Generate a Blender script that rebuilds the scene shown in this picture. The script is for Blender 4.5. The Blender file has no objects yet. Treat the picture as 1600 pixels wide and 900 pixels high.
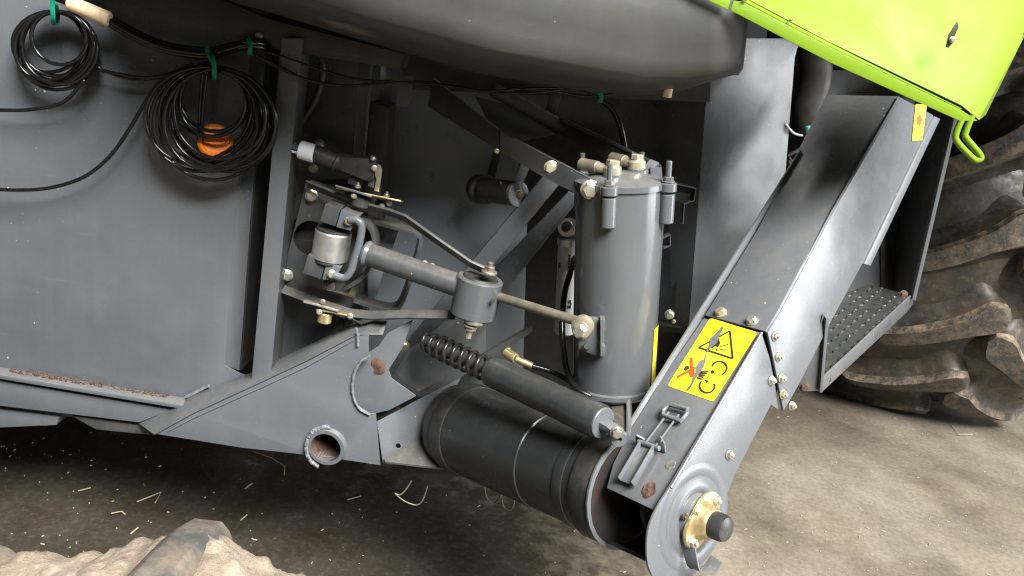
import bpy, bmesh, math, random
from mathutils import Vector as V, Matrix, noise as mnoise
from mathutils.geometry import tessellate_polygon
random.seed(7)
S = bpy.context.scene
COL = S.collection

# ---------------------------------------------------------------- camera
F = 1256.0
CAM = V((0, -2.0, 1.6)); PITCH = math.radians(17); ROLL = math.radians(8)
fw = V((0, math.cos(PITCH), -math.sin(PITCH)))
R0 = V((1, 0, 0)); U0 = R0.cross(fw)
RT = math.cos(ROLL) * R0 + math.sin(ROLL) * U0
UP = -math.sin(ROLL) * R0 + math.cos(ROLL) * U0
cd = bpy.data.cameras.new('camera'); cam = bpy.data.objects.new('camera', cd); COL.objects.link(cam)
cd.sensor_width = 36; cd.lens = 36 * F / 1600; cd.clip_start = 0.02; cd.clip_end = 200
cam.matrix_world = Matrix(((RT.x, UP.x, -fw.x, CAM.x), (RT.y, UP.y, -fw.y, CAM.y), (RT.z, UP.z, -fw.z, CAM.z), (0, 0, 0, 1)))
S.camera = cam
# ---------------------------------------------------------------- world and lamps (inside a barn with open doors)
w = bpy.data.worlds.new('World'); S.world = w; w.use_nodes = True
bg = w.node_tree.nodes['Background']; bg.inputs[0].default_value = (0.95, 0.98, 1.0, 1); bg.inputs[1].default_value = 0.05
def area(name, loc, target, sx, sy, power, col):
    l = bpy.data.lights.new(name, 'AREA'); l.shape = 'RECTANGLE'; l.size = sx; l.size_y = sy; l.energy = power; l.color = col
    o = bpy.data.objects.new(name, l); COL.objects.link(o); o.location = loc
    o.rotation_euler = (V(target) - V(loc)).to_track_quat('-Z', 'Y').to_euler(); return o
area('barn_door_daylight', (3.0, -5.0, 7.4), (0.2, 0, 0.8), 4.6, 3.6, 4000, (1.0, 0.99, 0.96))
area('side_door_daylight', (8.8, -1.2, 2.2), (0.6, -0.2, 1.0), 4.4, 3.6, 520, (0.95, 0.985, 1.0))
S.view_settings.view_transform = 'Standard'; S.view_settings.look = 'None'
S.view_settings.exposure = 0.0; S.view_settings.gamma = 1.0
S.render.engine = 'CYCLES'; S.cycles.max_bounces = 6; S.cycles.use_denoising = True; S.cycles.filter_width = 1.25

# ---------------------------------------------------------------- tracing helpers
def ray(px, py): return (fw * F + RT * (px - 800) + UP * (450 - py)) / F
DY = 0.0
def P(px, py, y):
    y = y + DY; d = ray(px, py); return CAM + d * ((y - CAM.y) / d.y)
def PZ(px, py, z): d = ray(px, py); return CAM + d * ((z - CAM.z) / d.z)
def PL(px, py, o, n): d = ray(px, py); return CAM + d * ((o - CAM).dot(n) / d.dot(n))
def PP(pts, y):
    if isinstance(y, (int, float)): y = [y] * len(pts)
    return [P(a, b, c) for (a, b), c in zip(pts, y)]
def M(px, y): return px * (y + DY + 2.0) * 1.04 / F      # pixels to metres at depth y
BACK = V((0, 1, 0))

# ---------------------------------------------------------------- materials
class N:
    def __init__(s, name):
        s.m = bpy.data.materials.new(name); s.m.use_nodes = True; s.t = s.m.node_tree
        s.b = s.t.nodes['Principled BSDF']
        s.pos = s.t.nodes.new('ShaderNodeNewGeometry').outputs['Position']
        s.nor = None
    def n(s, typ, **k):
        x = s.t.nodes.new(typ)
        for a, v in k.items(): setattr(x, a, v)
        return x
    def L(s, a, b): s.t.links.new(a, b)
    def noise(s, scale, detail=5, rough=0.6, vec=None):
        x = s.n('ShaderNodeTexNoise'); x.inputs['Scale'].default_value = scale; x.inputs['Detail'].default_value = detail
        x.inputs['Roughness'].default_value = rough; s.L(vec or s.pos, x.inputs['Vector']); return x.outputs['Fac']
    def ramp(s, fac, stops):
        x = s.n('ShaderNodeValToRGB'); e = x.color_ramp.elements
        while len(e) < len(stops): e.new(0.5)
        for q, (p, c) in zip(e, stops):
            q.position = p; q.color = (c, c, c, 1) if isinstance(c, (int, float)) else (*c, 1)
        s.L(fac, x.inputs['Fac']); return x.outputs['Color']
    def mix(s, fac, a, b, typ='MIX'):
        x = s.n('ShaderNodeMix', data_type='RGBA', blend_type=typ)
        for sock, v in ((0, fac), (6, a), (7, b)):
            if isinstance(v, (int, float)): x.inputs[sock].default_value = v if sock == 0 else (v, v, v, 1)
            elif isinstance(v, tuple): x.inputs[sock].default_value = (*v, 1)
            else: s.L(v, x.inputs[sock])
        return x.outputs[2]
    def math(s, op, a, b=0.0):
        x = s.n('ShaderNodeMath', operation=op)
        for i, v in enumerate((a, b)):
            if isinstance(v, (int, float)): x.inputs[i].default_value = v
            else: s.L(v, x.inputs[i])
        return x.outputs[0]
    def bump(s, h, dist, strength=1.0):
        x = s.n('ShaderNodeBump'); x.inputs['Distance'].default_value = dist; x.inputs['Strength'].default_value = strength
        s.L(h, x.inputs['Height'])
        if s.nor is not None: s.L(s.nor, x.inputs['Normal'])
        s.nor = x.outputs['Normal']; s.L(s.nor, s.b.inputs['Normal'])
    def flecks(s, scale, size, keep):
        v = s.n('ShaderNodeTexVoronoi'); v.inputs['Scale'].default_value = scale
        s.L(s.pos, v.inputs['Vector'])
        sep = s.n('ShaderNodeSeparateColor'); s.L(v.outputs['Color'], sep.inputs[0])
        near = s.math('LESS_THAN', v.outputs['Distance'], s.math('MULTIPLY', sep.outputs[1], size))
        return s.math('MULTIPLY', near, s.math('GREATER_THAN', sep.outputs[0], 1 - keep))
    def out(s, col, rough, metal=0.0, coat=0.0):
        for sock, v in (('Base Color', col), ('Roughness', rough)):
            i = s.b.inputs[sock]
            if isinstance(v, tuple): i.default_value = (*v, 1)
            elif isinstance(v, (int, float)): i.default_value = v
            else: s.L(v, i)
        s.b.inputs['Metallic'].default_value = metal
        s.b.inputs['Coat Weight'].default_value = coat
        return s.m
def up_facing(k, lo, hi):
    g = k.n('ShaderNodeNewGeometry'); sp = k.n('ShaderNodeSeparateXYZ'); k.L(g.outputs['Normal'], sp.inputs[0])
    mr = k.n('ShaderNodeMapRange'); mr.inputs[1].default_value = lo; mr.inputs[2].default_value = hi; k.L(sp.outputs[2], mr.inputs[0])
    return mr.outputs[0]
def spot(k, centre, radius, soft):
    d = k.n('ShaderNodeVectorMath', operation='DISTANCE'); k.L(k.pos, d.inputs[0]); d.inputs[1].default_value = centre
    nn = k.math('MULTIPLY', k.math('SUBTRACT', k.noise(14, 6), 0.5), radius * 1.3)
    mr = k.n('ShaderNodeMapRange'); mr.inputs[1].default_value = radius; mr.inputs[2].default_value = radius - soft
    k.L(k.math('ADD', d.outputs['Value'], nn), mr.inputs[0]); return mr.outputs[0]
DUST = (0.30, 0.25, 0.18)
def paint(name, base, rough=0.30, dust=0.35, fleck=0.05, wave=0.0012, spots=(), topdust=0.22):
    k = N(name)
    v = k.ramp(k.noise(2.3, 4), [(0.3, 0.93), (0.7, 1.06)])
    c = k.mix(1.0, base, v, 'MULTIPLY')
    film = k.ramp(k.noise(7, 8, 0.7), [(0.46, 0.0), (0.82, 0.16 * dust)])
    c = k.mix(film, c, DUST)
    if topdust:
        td = k.math('MULTIPLY', up_facing(k, 0.35, 0.95), k.ramp(k.noise(28, 7, 0.7), [(0.3, 0.15 * topdust), (0.7, topdust)]))
        c = k.mix(td, c, DUST)
    sc = k.n('ShaderNodeTexNoise'); mp = k.n('ShaderNodeMapping'); mp.inputs['Rotation'].default_value = (0.3, 0.7, 0.4); mp.inputs['Scale'].default_value = (4, 4, 130)
    k.L(k.pos, mp.inputs[0]); k.L(mp.outputs[0], sc.inputs['Vector']); sc.inputs['Scale'].default_value = 1.5; sc.inputs['Detail'].default_value = 3
    scr = k.ramp(sc.outputs['Fac'], [(0.68, 0), (0.76, 0.09)])
    c = k.mix(scr, c, (0.34, 0.34, 0.33))
    sk = k.n('ShaderNodeTexNoise'); mq = k.n('ShaderNodeMapping'); mq.inputs['Scale'].default_value = (26, 26, 1.3)
    k.L(k.pos, mq.inputs[0]); k.L(mq.outputs[0], sk.inputs['Vector']); sk.inputs['Scale'].default_value = 1.6; sk.inputs['Detail'].default_value = 6
    c = k.mix(k.ramp(sk.outputs['Fac'], [(0.50, 0), (0.80, 0.06 * dust)]), c, DUST)
    c = k.mix(k.math('MULTIPLY', k.ramp(k.noise(150, 6, 0.8), [(0.60, 0), (0.72, 0.5)]), 0.55 * dust), c, (0.27, 0.25, 0.21))
    for cen, rad, soft, colr, amt in spots:
        c = k.mix(k.math('MULTIPLY', spot(k, cen, rad, soft), amt), c, colr)
    if fleck:
        c = k.mix(k.math('MULTIPLY', k.flecks(38, 0.09, fleck * 1.6), 0.85), c, (0.62, 0.55, 0.42))
        c = k.mix(k.math('MULTIPLY', k.flecks(95, 0.12, fleck), 0.7), c, (0.55, 0.48, 0.36))
        c = k.mix(k.flecks(23, 0.055, fleck), c, (0.02, 0.018, 0.015))
    if wave: k.bump(k.noise(3.2, 2, 0.4), wave * 14, 0.5)
    k.bump(k.noise(420, 2), 0.0003, 0.35)
    r = k.ramp(k.noise(11, 6), [(0.3, rough - 0.06), (0.75, rough + 0.14)])
    r = k.mix(film, r, 0.8)
    return k.out(c, r, 0.0)
def plain(name, base, rough, metal=0.0, var=0.25, scale=30, bump=0.0, dirt=None, dirt_amt=0.5):
    k = N(name)
    c = k.mix(1.0, base, k.ramp(k.noise(scale, 5), [(0.25, 1 - var), (0.75, 1 + var)]), 'MULTIPLY')
    if dirt: c = k.mix(k.ramp(k.noise(scale * 0.6, 8, 0.7), [(0.45, 0), (0.72, dirt_amt)]), c, dirt)
    if bump: k.bump(k.noise(scale * 6, 4), bump, 0.6)
    return k.out(c, k.ramp(k.noise(scale * 1.3, 4), [(0.3, max(rough - 0.08, 0.02)), (0.7, rough + 0.1)]), metal)
GREY = paint('anthracite_paint', (0.092, 0.100, 0.111), 0.23, 0.45, 0.13, 0.0022)
GREYD = paint('grimy_anthracite_paint', (0.043, 0.047, 0.050), 0.30, 0.9, 0.06)
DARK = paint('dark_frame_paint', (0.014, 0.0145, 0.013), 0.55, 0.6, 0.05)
CYL = paint('cylinder_grey_paint', (0.070, 0.075, 0.081), 0.13, 0.25, 0.02, 0.0004)
TUBE = paint('tube_dark_paint', (0.022, 0.025, 0.026), 0.25, 0.25, 0.05, 0.0005, topdust=0.06)
TANK = paint('black_plastic', (0.040, 0.042, 0.039), 0.46, 0.35, 0.03, 0.0012, topdust=0.2,
             spots=[(P(548, 10, -0.28), 0.085, 0.05, (0.22, 0.185, 0.135), 0.8)])
GREEN = paint('lime_green_paint', (0.112, 0.190, 0.0055), 0.5, 0.12, 0.0, 0.0008, topdust=0.0)
GREEN.node_tree.nodes['Principled BSDF'].inputs['Specular IOR Level'].default_value = 0.22
BLACKP = plain('black_rubber_cable', (0.007, 0.007, 0.007), 0.2, var=0.3)
RUB = plain('black_rubber', (0.02, 0.02, 0.019), 0.5, dirt=(0.10, 0.085, 0.06), dirt_amt=0.35)
SPRING = plain('black_spring_steel', (0.014, 0.014, 0.014), 0.22)
ZINC = plain('zinc_plated_steel', (0.46, 0.44, 0.37), 0.36, 0.75, 0.2, 60, dirt=(0.25, 0.2, 0.12))
BRASS = plain('yellow_passivated_steel', (0.62, 0.50, 0.26), 0.36, 0.8, 0.25, 50, dirt=(0.3, 0.2, 0.09))
PALE = plain('pale_plated_fitting', (0.52, 0.47, 0.34), 0.34, 0.7, 0.2, 50, dirt=(0.3, 0.22, 0.12))
STEEL = plain('bright_turned_steel', (0.60, 0.59, 0.57), 0.42, 0.9, 0.12, 25)
RAW = plain('dull_oiled_steel', (0.20, 0.175, 0.13), 0.45, 0.5, 0.3, 40)
WELD = plain('weld_bead_paint', (0.155, 0.16, 0.168), 0.28, 0.1, 0.4, 90, 0.0015)
RUST = plain('rust', (0.060, 0.030, 0.019), 0.85, 0, 0.7, 70, 0.003, (0.16, 0.10, 0.065), 0.6)
CREAM = plain('cream_cloth_tape', (0.62, 0.50, 0.32), 0.7, 0, 0.15, 40, 0.0006, (0.25, 0.16, 0.07), 0.5)
WTAPE = plain('white_tape', (0.72, 0.75, 0.8), 0.5, 0, 0.08)
TIE = plain('green_cable_tie', (0.0, 0.14, 0.085), 0.4)
DULLB = plain('dull_tarnished_bolt_steel', (0.24, 0.22, 0.19), 0.45, 0.7, 0.35, 60, dirt=(0.13, 0.075, 0.045), dirt_amt=0.7)
ORANGE = plain('orange_plastic', (0.85, 0.22, 0.01), 0.35, 0, 0.1)
YEL = plain('yellow_sticker', (0.80, 0.58, 0.012), 0.42, 0, 0.1, 25, dirt=(0.40, 0.31, 0.10), dirt_amt=0.45)
INK = plain('black_ink', (0.02, 0.018, 0.012), 0.45)
REDI = plain('red_ink', (0.75, 0.07, 0.01), 0.45)
WHITE = plain('white_label', (0.55, 0.56, 0.57), 0.4, 0, 0.1, 20, dirt=(0.3, 0.28, 0.24))
CAPB = plain('black_hub_cap', (0.022, 0.022, 0.022), 0.33, dirt=(0.12, 0.11, 0.1), dirt_amt=0.35)
BLUEW = plain('blue_wire', (0.03, 0.12, 0.4), 0.4)
BROWNW = plain('brown_wire', (0.16, 0.07, 0.03), 0.4)
STRAW = plain('straw', (0.33, 0.275, 0.185), 0.7, 0, 0.2, 40)
INNER = plain('shade_dark_worn_steel', (0.014, 0.011, 0.010), 0.6, 0.0, 0.4, 18, dirt=(0.05, 0.02, 0.012))  # worn steel, darkened to carry the shade inside openings
def tyre_mat():
    k = N('dusty_tyre_rubber')
    c = k.mix(k.ramp(k.noise(9, 8, 0.7), [(0.43, 0.05), (0.72, 0.65)]), (0.020, 0.018, 0.016), (0.13, 0.097, 0.066))
    c = k.mix(k.math('MULTIPLY', k.ramp(k.noise(34, 8, 0.75), [(0.55, 0), (0.70, 0.7)]), 0.5), c, (0.26, 0.20, 0.135))
    k.bump(k.noise(16, 5), 0.003, 0.4); k.bump(k.noise(130, 4), 0.001, 0.5)
    return k.out(c, k.ramp(k.noise(20, 4), [(0.35, 0.33), (0.7, 0.68)]))
TYRE = tyre_mat()
LUGR = plain('scuffed_lug_rubber', (0.050, 0.048, 0.045), 0.6, 0, 0.3, 22, 0.0015, (0.27, 0.20, 0.14), 0.6)
def lug_mat():
    k = N('earth_caked_lug_rubber')
    up = up_facing(k, -0.15, 0.6)
    m = k.math('MULTIPLY', k.ramp(k.noise(16, 9, 0.72), [(0.42, 0.0), (0.62, 1.0)]), k.math('ADD', k.math('MULTIPLY', up, 0.6), 0.3))
    c = k.mix(m, (0.032, 0.029, 0.025), (0.27, 0.195, 0.125))
    c = k.mix(k.ramp(k.noise(90, 6), [(0.55, 0), (0.7, 0.3)]), c, (0.36, 0.28, 0.19))
    k.bump(k.noise(60, 7, 0.7), 0.0025, 0.7)
    return k.out(c, 0.75)
LUG = lug_mat()
def soil_mat():
    k = N('dried_mud')
    c = k.ramp(k.noise(30, 9, 0.7), [(0.25, (0.10, 0.075, 0.054)), (0.5, (0.235, 0.185, 0.138)), (0.75, (0.38, 0.315, 0.25))])
    k.bump(k.noise(70, 8, 0.75), 0.008, 0.9)
    return k.out(c, 0.95)
SOIL = soil_mat()
def floor_mat():
    k = N('stained_concrete')
    c = k.ramp(k.noise(1.4, 9, 0.62), [(0.30, (0.085, 0.066, 0.046)), (0.48, (0.165, 0.138, 0.102)), (0.72, (0.255, 0.225, 0.18))])
    st = k.ramp(k.noise(2.1, 6, 0.55), [(0.45, 0.0), (0.70, 0.55)])
    c = k.mix(st, c, (0.055, 0.046, 0.034))
    # dark brown patches under and beside the machine
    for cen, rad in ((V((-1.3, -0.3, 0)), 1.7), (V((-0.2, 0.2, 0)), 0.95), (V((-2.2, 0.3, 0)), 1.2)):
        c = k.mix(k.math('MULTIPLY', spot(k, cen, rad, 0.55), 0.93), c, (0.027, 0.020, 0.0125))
    c = k.mix(k.math('MULTIPLY', k.ramp(k.noise(42, 6, 0.7), [(0.5, 0), (0.75, 0.5)]), 0.2), c, (0.36, 0.32, 0.26))
    c = k.mix(k.math('MULTIPLY', k.flecks(24, 0.085, 0.25), 0.8), c, (0.50, 0.42, 0.28))
    c = k.mix(k.math('MULTIPLY', k.flecks(60, 0.10, 0.12), 0.8), c, (0.55, 0.48, 0.36))
    c = k.mix(k.flecks(33, 0.10, 0.10), c, (0.02, 0.016, 0.012))
    c = k.mix(1.0, c, k.ramp(k.noise(48, 9, 0.8), [(0.36, 0.74), (0.64, 1.2)]), 'MULTIPLY')
    c = k.mix(k.ramp(k.noise(19, 10, 0.8), [(0.60, 0), (0.66, 0.4)]), c, (0.07, 0.058, 0.043))
    k.bump(k.noise(9, 8, 0.7), 0.012, 0.35); k.bump(k.noise(160, 4), 0.002, 0.5)
    return k.out(c, k.ramp(k.noise(5, 6), [(0.35, 0.48), (0.65, 0.85)]))
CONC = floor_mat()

# ---------------------------------------------------------------- object helpers
WL = {}
def prop(o, label=None, cat=None, group=None, kind=None):
    for a, b in (('label', label), ('category', cat), ('group', group), ('kind', kind)):
        if b: o[a] = b
    return o
def empty(name, loc, parent=None, **kw):
    o = bpy.data.objects.new(name, None); COL.objects.link(o); o.empty_display_size = 0.05
    loc = V(loc); WL[o] = loc
    if parent: o.parent = parent; o.location = loc - WL[parent]
    else: o.location = loc
    return prop(o, **kw)
def link(name, bm, mats, parent=None, smooth=35, bevel=0.0, seg=2, **kw):
    bmesh.ops.recalc_face_normals(bm, faces=bm.faces)
    if bevel:
        es = [e for e in bm.edges if len(e.link_faces) == 2 and e.calc_face_angle(0) > 0.6]
        bmesh.ops.bevel(bm, geom=es, offset=bevel, segments=seg, affect='EDGES', profile=0.6, clamp_overlap=True)
    c = V((0, 0, 0))
    for v in bm.verts: c += v.co
    c /= max(len(bm.verts), 1)
    for v in bm.verts: v.co -= c
    for e in bm.edges: e.smooth = not (len(e.link_faces) == 2 and e.calc_face_angle(0) > math.radians(smooth))
    for f in bm.faces: f.smooth = True
    me = bpy.data.meshes.new(name); bm.to_mesh(me); bm.free()
    for m in (mats if isinstance(mats, (list, tuple)) else [mats]): me.materials.append(m)
    o = bpy.data.objects.new(name, me); COL.objects.link(o); WL[o] = c
    if parent: o.parent = parent; o.location = c - WL[parent]
    else: o.location = c
    return prop(o, **kw)
def add_plate(bm, pts, ext, holes=(), mi=0):
    loops = [list(pts)] + [list(h) for h in holes]
    tris = tessellate_polygon(loops); flat = [p for l in loops for p in l]
    a = [bm.verts.new(p) for p in flat]; b = [bm.verts.new(p + ext) for p in flat]
    if len(loops) == 1 and len(pts) > 2:
        fs = [bm.faces.new(a), bm.faces.new(b[::-1])]
    else:
        fs = [bm.faces.new([a[i] for i in t]) for t in tris] + [bm.faces.new([b[i] for i in t][::-1]) for t in tris]
    s = 0
    for l in loops:
        n = len(l)
        for i in range(n): fs.append(bm.faces.new([a[s + i], a[s + (i + 1) % n], b[s + (i + 1) % n], b[s + i]]))
        s += n
    for f in fs: f.material_index = mi
    return fs
def P3(a, b, c):
    A, B, C_ = P(*a), P(*b), P(*c); n = (B - A).cross(C_ - A).normalized()
    return lambda x, y: PL(x, y, A, n)
def plate(name, px, y, th, mat, parent, holes=(), bevel=0.0012, ext=None, **kw):
    bm = bmesh.new()
    pts = PP(px, y) if not isinstance(px[0], V) else px
    hs = [PP(h, y if isinstance(y, (int, float)) else y[0]) if not isinstance(h[0], V) else h for h in holes]
    add_plate(bm, pts, (ext if ext is not None else BACK) * th, hs)
    return link(name, bm, mat, parent, bevel=bevel, **kw)
def frame_of(d):
    d = d.normalized(); x = d.orthogonal().normalized(); return x, d.cross(x), d
def add_tube(bm, pts, r, seg=10, closed=False, mi=0, cap=True):
    n = len(pts); rs = r if isinstance(r, (list, tuple)) else [r] * n
    tang = []
    for i in range(n):
        if closed: t = pts[(i + 1) % n] - pts[i - 1]
        else: t = pts[min(i + 1, n - 1)] - pts[max(i - 1, 0)]
        tang.append(t.normalized())
    x = tang[0].orthogonal().normalized(); rings = []
    for i in range(n):
        x = (x - tang[i] * x.dot(tang[i])).normalized(); yv = tang[i].cross(x)
        rings.append([bm.verts.new(pts[i] + (x * math.cos(2 * math.pi * k / seg) + yv * math.sin(2 * math.pi * k / seg)) * rs[i]) for k in range(seg)])
    for i in range(n if closed else n - 1):
        A, B = rings[i], rings[(i + 1) % n]
        for k in range(seg): bm.faces.new((A[k], A[(k + 1) % seg], B[(k + 1) % seg], B[k])).material_index = mi
    if not closed and cap:
        bm.faces.new(rings[0][::-1]).material_index = mi; bm.faces.new(rings[-1]).material_index = mi
def spline(pts, k=8, closed=False):
    out = []; n = len(pts)
    for i in range(n if closed else n - 1):
        g = (lambda j: pts[j % n]) if closed else (lambda j: pts[min(max(j, 0), n - 1)])
        a, b, c, d = g(i - 1), g(i), g(i + 1), g(i + 2)
        for s in range(k):
            t = s / k
            out.append(0.5 * ((2 * b) + (c - a) * t + (2 * a - 5 * b + 4 * c - d) * t * t + (3 * b - a - 3 * c + d) * t ** 3))
    if not closed: out.append(pts[-1])
    return out
def tube(name, pts, r, mat, parent=None, seg=10, closed=False, smooth_path=0, **kw):
    bm = bmesh.new(); add_tube(bm, spline(pts, smooth_path, closed) if smooth_path else pts, r, seg, closed)
    return link(name, bm, mat, parent, smooth=50, **kw)
def add_lathe(bm, o, d, prof, seg=32, mi=0):
    x, y, d = frame_of(d); rings = []
    for t, r in prof:
        if r <= 1e-6: rings.append([bm.verts.new(o + d * t)])
        else: rings.append([bm.verts.new(o + d * t + (x * math.cos(2 * math.pi * k / seg) + y * math.sin(2 * math.pi * k / seg)) * r) for k in range(seg)])
    for A, B in zip(rings, rings[1:]):
        for k in range(seg):
            k2 = (k + 1) % seg
            q = [A[k % len(A)], A[k2 % len(A)], B[k2 % len(B)], B[k % len(B)]]
            q = [v for i, v in enumerate(q) if v not in q[:i]]
            if len(q) > 2: bm.faces.new(q).material_index = mi
def lathe(name, o, d, prof, mat, parent=None, seg=32, bevel=0, **kw):
    bm = bmesh.new(); add_lathe(bm, o, d, prof, seg)
    return link(name, bm, mat, parent, bevel=bevel, **kw)
def rod(name, a, b, r, mat, parent, seg=20, ch=0.12, **kw):
    L = (b - a).length; c = min(r * ch, L * 0.2)
    return lathe(name, a, b - a, [(0, 0), (0, r - c), (c, r), (L - c, r), (L, r - c), (L, 0)], mat, parent, seg, **kw)
def ring_prof(r0, r1, t0, t1, c=0.0008): return [(t0, r0), (t0, r1 - c), (t0 + c, r1), (t1 - c, r1), (t1, r1 - c), (t1, r0), (t0, r0)]
def add_bar(bm, a, b, wv, hv, mi=0):
    """box from a to b with half vectors wv, hv"""
    q = []
    for p in (a, b):
        q.append([bm.verts.new(p + wv * s + hv * t) for s, t in ((-1, -1), (1, -1), (1, 1), (-1, 1))])
    A, B = q
    for i in range(4): bm.faces.new((A[i], A[(i + 1) % 4], B[(i + 1) % 4], B[i])).material_index = mi
    bm.faces.new(A[::-1]).material_index = mi; bm.faces.new(B).material_index = mi
def strap(name, pts, wid, th, wdir, mat, parent, bevel=0.0012, rounds=0, **kw):
    """bent flat bar that follows pts; its width runs along wdir"""
    if rounds: pts = spline(pts, rounds)
    bm = bmesh.new(); n = len(pts); secs = []
    for i in range(n):
        t = (pts[min(i + 1, n - 1)] - pts[max(i - 1, 0)]).normalized()
        wv = (wdir - t * wdir.dot(t)).normalized(); h = t.cross(wv)
        secs.append([bm.verts.new(pts[i] + wv * wid / 2 * s + h * th / 2 * u) for s, u in ((-1, -1), (1, -1), (1, 1), (-1, 1))])
    for A, B in zip(secs, secs[1:]):
        for i in range(4): bm.faces.new((A[i], A[(i + 1) % 4], B[(i + 1) % 4], B[i]))
    bm.faces.new(secs[0][::-1]); bm.faces.new(secs[-1])
    return link(name, bm, mat, parent, bevel=bevel, **kw)
_bolts = {}
def bolt(p, d, r, parent, mat=None, name='bolt', stud=0.0, washer=True):
    mat = mat or random.choice((ZINC, ZINC, PALE, DULLB)); key = (mat.name, round(stud, 1), washer)
    if key not in _bolts:
        bm = bmesh.new(); t = 0.0
        if washer:
            add_lathe(bm, V((0, 0, 0)), V((0, 0, 1)), [(0, 0), (0, 1.0), (0.16, 1.0), (0.2, 0.94), (0.2, 0)], 20); t = 0.2
        add_lathe(bm, V((0, 0, t)), V((0, 0, 1)), [(0, 0), (0, 0.80), (0.52, 0.80), (0.62, 0.66), (0.62, 0)], 6)
        if stud: add_lathe(bm, V((0, 0, t + 0.6)), V((0, 0, 1)), [(0, 0), (0, 0.42), (stud, 0.42), (stud + 0.08, 0.32), (stud + 0.08, 0)], 12)
        else: add_lathe(bm, V((0, 0, t + 0.61)), V((0, 0, 1)), [(0, 0.5), (0.03, 0.46), (0.03, 0)], 12)
        bmesh.ops.recalc_face_normals(bm, faces=bm.faces)
        for e in bm.edges: e.smooth = not (len(e.link_faces) == 2 and e.calc_face_angle(0) > 0.6)
        for f in bm.faces: f.smooth = True
        me = bpy.data.meshes.new('bolt'); bm.to_mesh(me); bm.free(); me.materials.append(mat); _bolts[key] = me
    o = bpy.data.objects.new(name, _bolts[key]); COL.objects.link(o); o.parent = parent; o.location = p - WL[parent]
    q = V((0, 0, 1)).rotation_difference(d.normalized())
    o.rotation_mode = 'QUATERNION'; o.rotation_quaternion = q @ Matrix.Rotation(random.random() * 1.0, 3, 'Z').to_quaternion()
    o.scale = (r, r, r); WL[o] = p
    return o
def weld(name, pts, r, parent, mat=None):
    pts = spline(pts, 6); rs = [r * random.uniform(0.75, 1.1) for _ in pts]
    pts = [p + V((random.uniform(-1, 1), random.uniform(-.5, .5), random.uniform(-1, 1))) * r * 0.15 for p in pts]
    return tube(name, pts, rs, mat or WELD, parent, 7)
FRONT = V((0, -1, 0))

# ================================================================ FLOOR
bm = bmesh.new()
for x, y in ((-25, -20), (25, -20), (25, 30), (-25, 30)): bm.verts.new((x, y, 0))
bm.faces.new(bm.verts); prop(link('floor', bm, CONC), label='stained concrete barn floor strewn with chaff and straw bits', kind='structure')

# ================================================================ COMBINE
SHADE_BLACK = plain('underbody_shade_black', (0.006, 0.006, 0.0055), 0.85)  # near-black that paints in the shade behind and below the machine
ROOT = empty('combine_harvester', (0, 0.8, 0), label='anthracite grey combine harvester with lime green hood, hoses, cylinders and a slanting elevator', cat='combine harvester')
# ---- chassis stand-in, a dark box added behind the panels to block light
def box(name, lo, hi, mat, parent, bevel=0.004, **kw):
    bm = bmesh.new(); add_bar(bm, V((lo[0], (lo[1] + hi[1]) / 2, (lo[2] + hi[2]) / 2)), V((hi[0], (lo[1] + hi[1]) / 2, (lo[2] + hi[2]) / 2)), V((0, (hi[1] - lo[1]) / 2, 0)), V((0, 0, (hi[2] - lo[2]) / 2)))
    return link(name, bm, mat, parent, bevel=bevel, **kw)
box('chassis_blocker', (-4.0, 0.72, 0.02), (0.62, 3.6, 2.9), SHADE_BLACK, ROOT)
box('roof_deck', (-4.0, -0.02, 1.97), (2.3, 3.6, 2.02), DARK, ROOT)

# ---- big side panel with folded right edge
sp = plate('side_panel', [(-220, -80), (408, -80), (369, 320), (351, 571), (376, 584), (392, 589), (300, 632), (215, 668), (-220, 600)], [0, 0, 0, 0, 0.003, 0.003, 0.003, 0.003, 0.0], 0.004, GREY, ROOT)
bm = bmesh.new()
add_plate(bm, [P(408, -80, 0.0), P(369, 320, 0.0), P(351, 571, 0.0), P(374, 579, 0.028), P(393, 320, 0.028), P(430, -80, 0.028)], BACK * 0.004)
link('folded_edge', bm, GREY, sp, bevel=0.001)
plate('end_return', [(393.5, 320), (374.5, 579), (377, 579), (396, 320), (433, -80), (430.5, -80)], 0.029, 0.25, DARK, ROOT)
# ---- lower rail under the panel
lr = plate('sill_rail', [(-200, 596), (0, 596), (265, 641), (218, 660), (0, 634), (-200, 600)], [-0.03] * 6, 0.02, GREY, ROOT)
plate('rail_lip', [(-200, 552), (0, 586), (288, 634), (285, 639), (0, 592), (-200, 558)], -0.045, 0.045, GREY, lr)
plate('under_plate', [(-200, 610), (0, 641), (92, 652), (88, 664), (0, 668), (-200, 660)], -0.01, 0.06, GREY, ROOT)
plate('under_plate', [(112, 650), (232, 668), (240, 680), (150, 671)], -0.015, 0.05, GREYD, ROOT)
rp = []
bm = bmesh.new()
for i in range(230):
    t = random.random() ** 0.8; x = 4 + 250 * t; y = 583 + (x / 288) * 47.5 + random.uniform(-3, 2)
    s = random.uniform(0.002, 0.0052) * (1.1 - 0.5 * t)
    c = P(x, 586 + x / 288 * 48, -0.045) + BACK * random.uniform(0.024, 0.045) + V((0, 0, 0.001))
    mt = Matrix.Translation(c) @ Matrix.Rotation(random.random() * 3, 4, 'Y') @ Matrix.Diagonal((1.7, 0.8, 0.8, 1))
    bmesh.ops.create_icosphere(bm, subdivisions=1, radius=s, matrix=mt)
link('rust_crust', bm, RUST, lr, kind='stuff')
weld('weld_bead', PP([(218, 656), (240, 648), (262, 641)], -0.022), 0.005, lr)
weld('weld_bead', PP([(283, 624), (300, 616), (326, 603)], -0.008), 0.005, lr)

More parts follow.
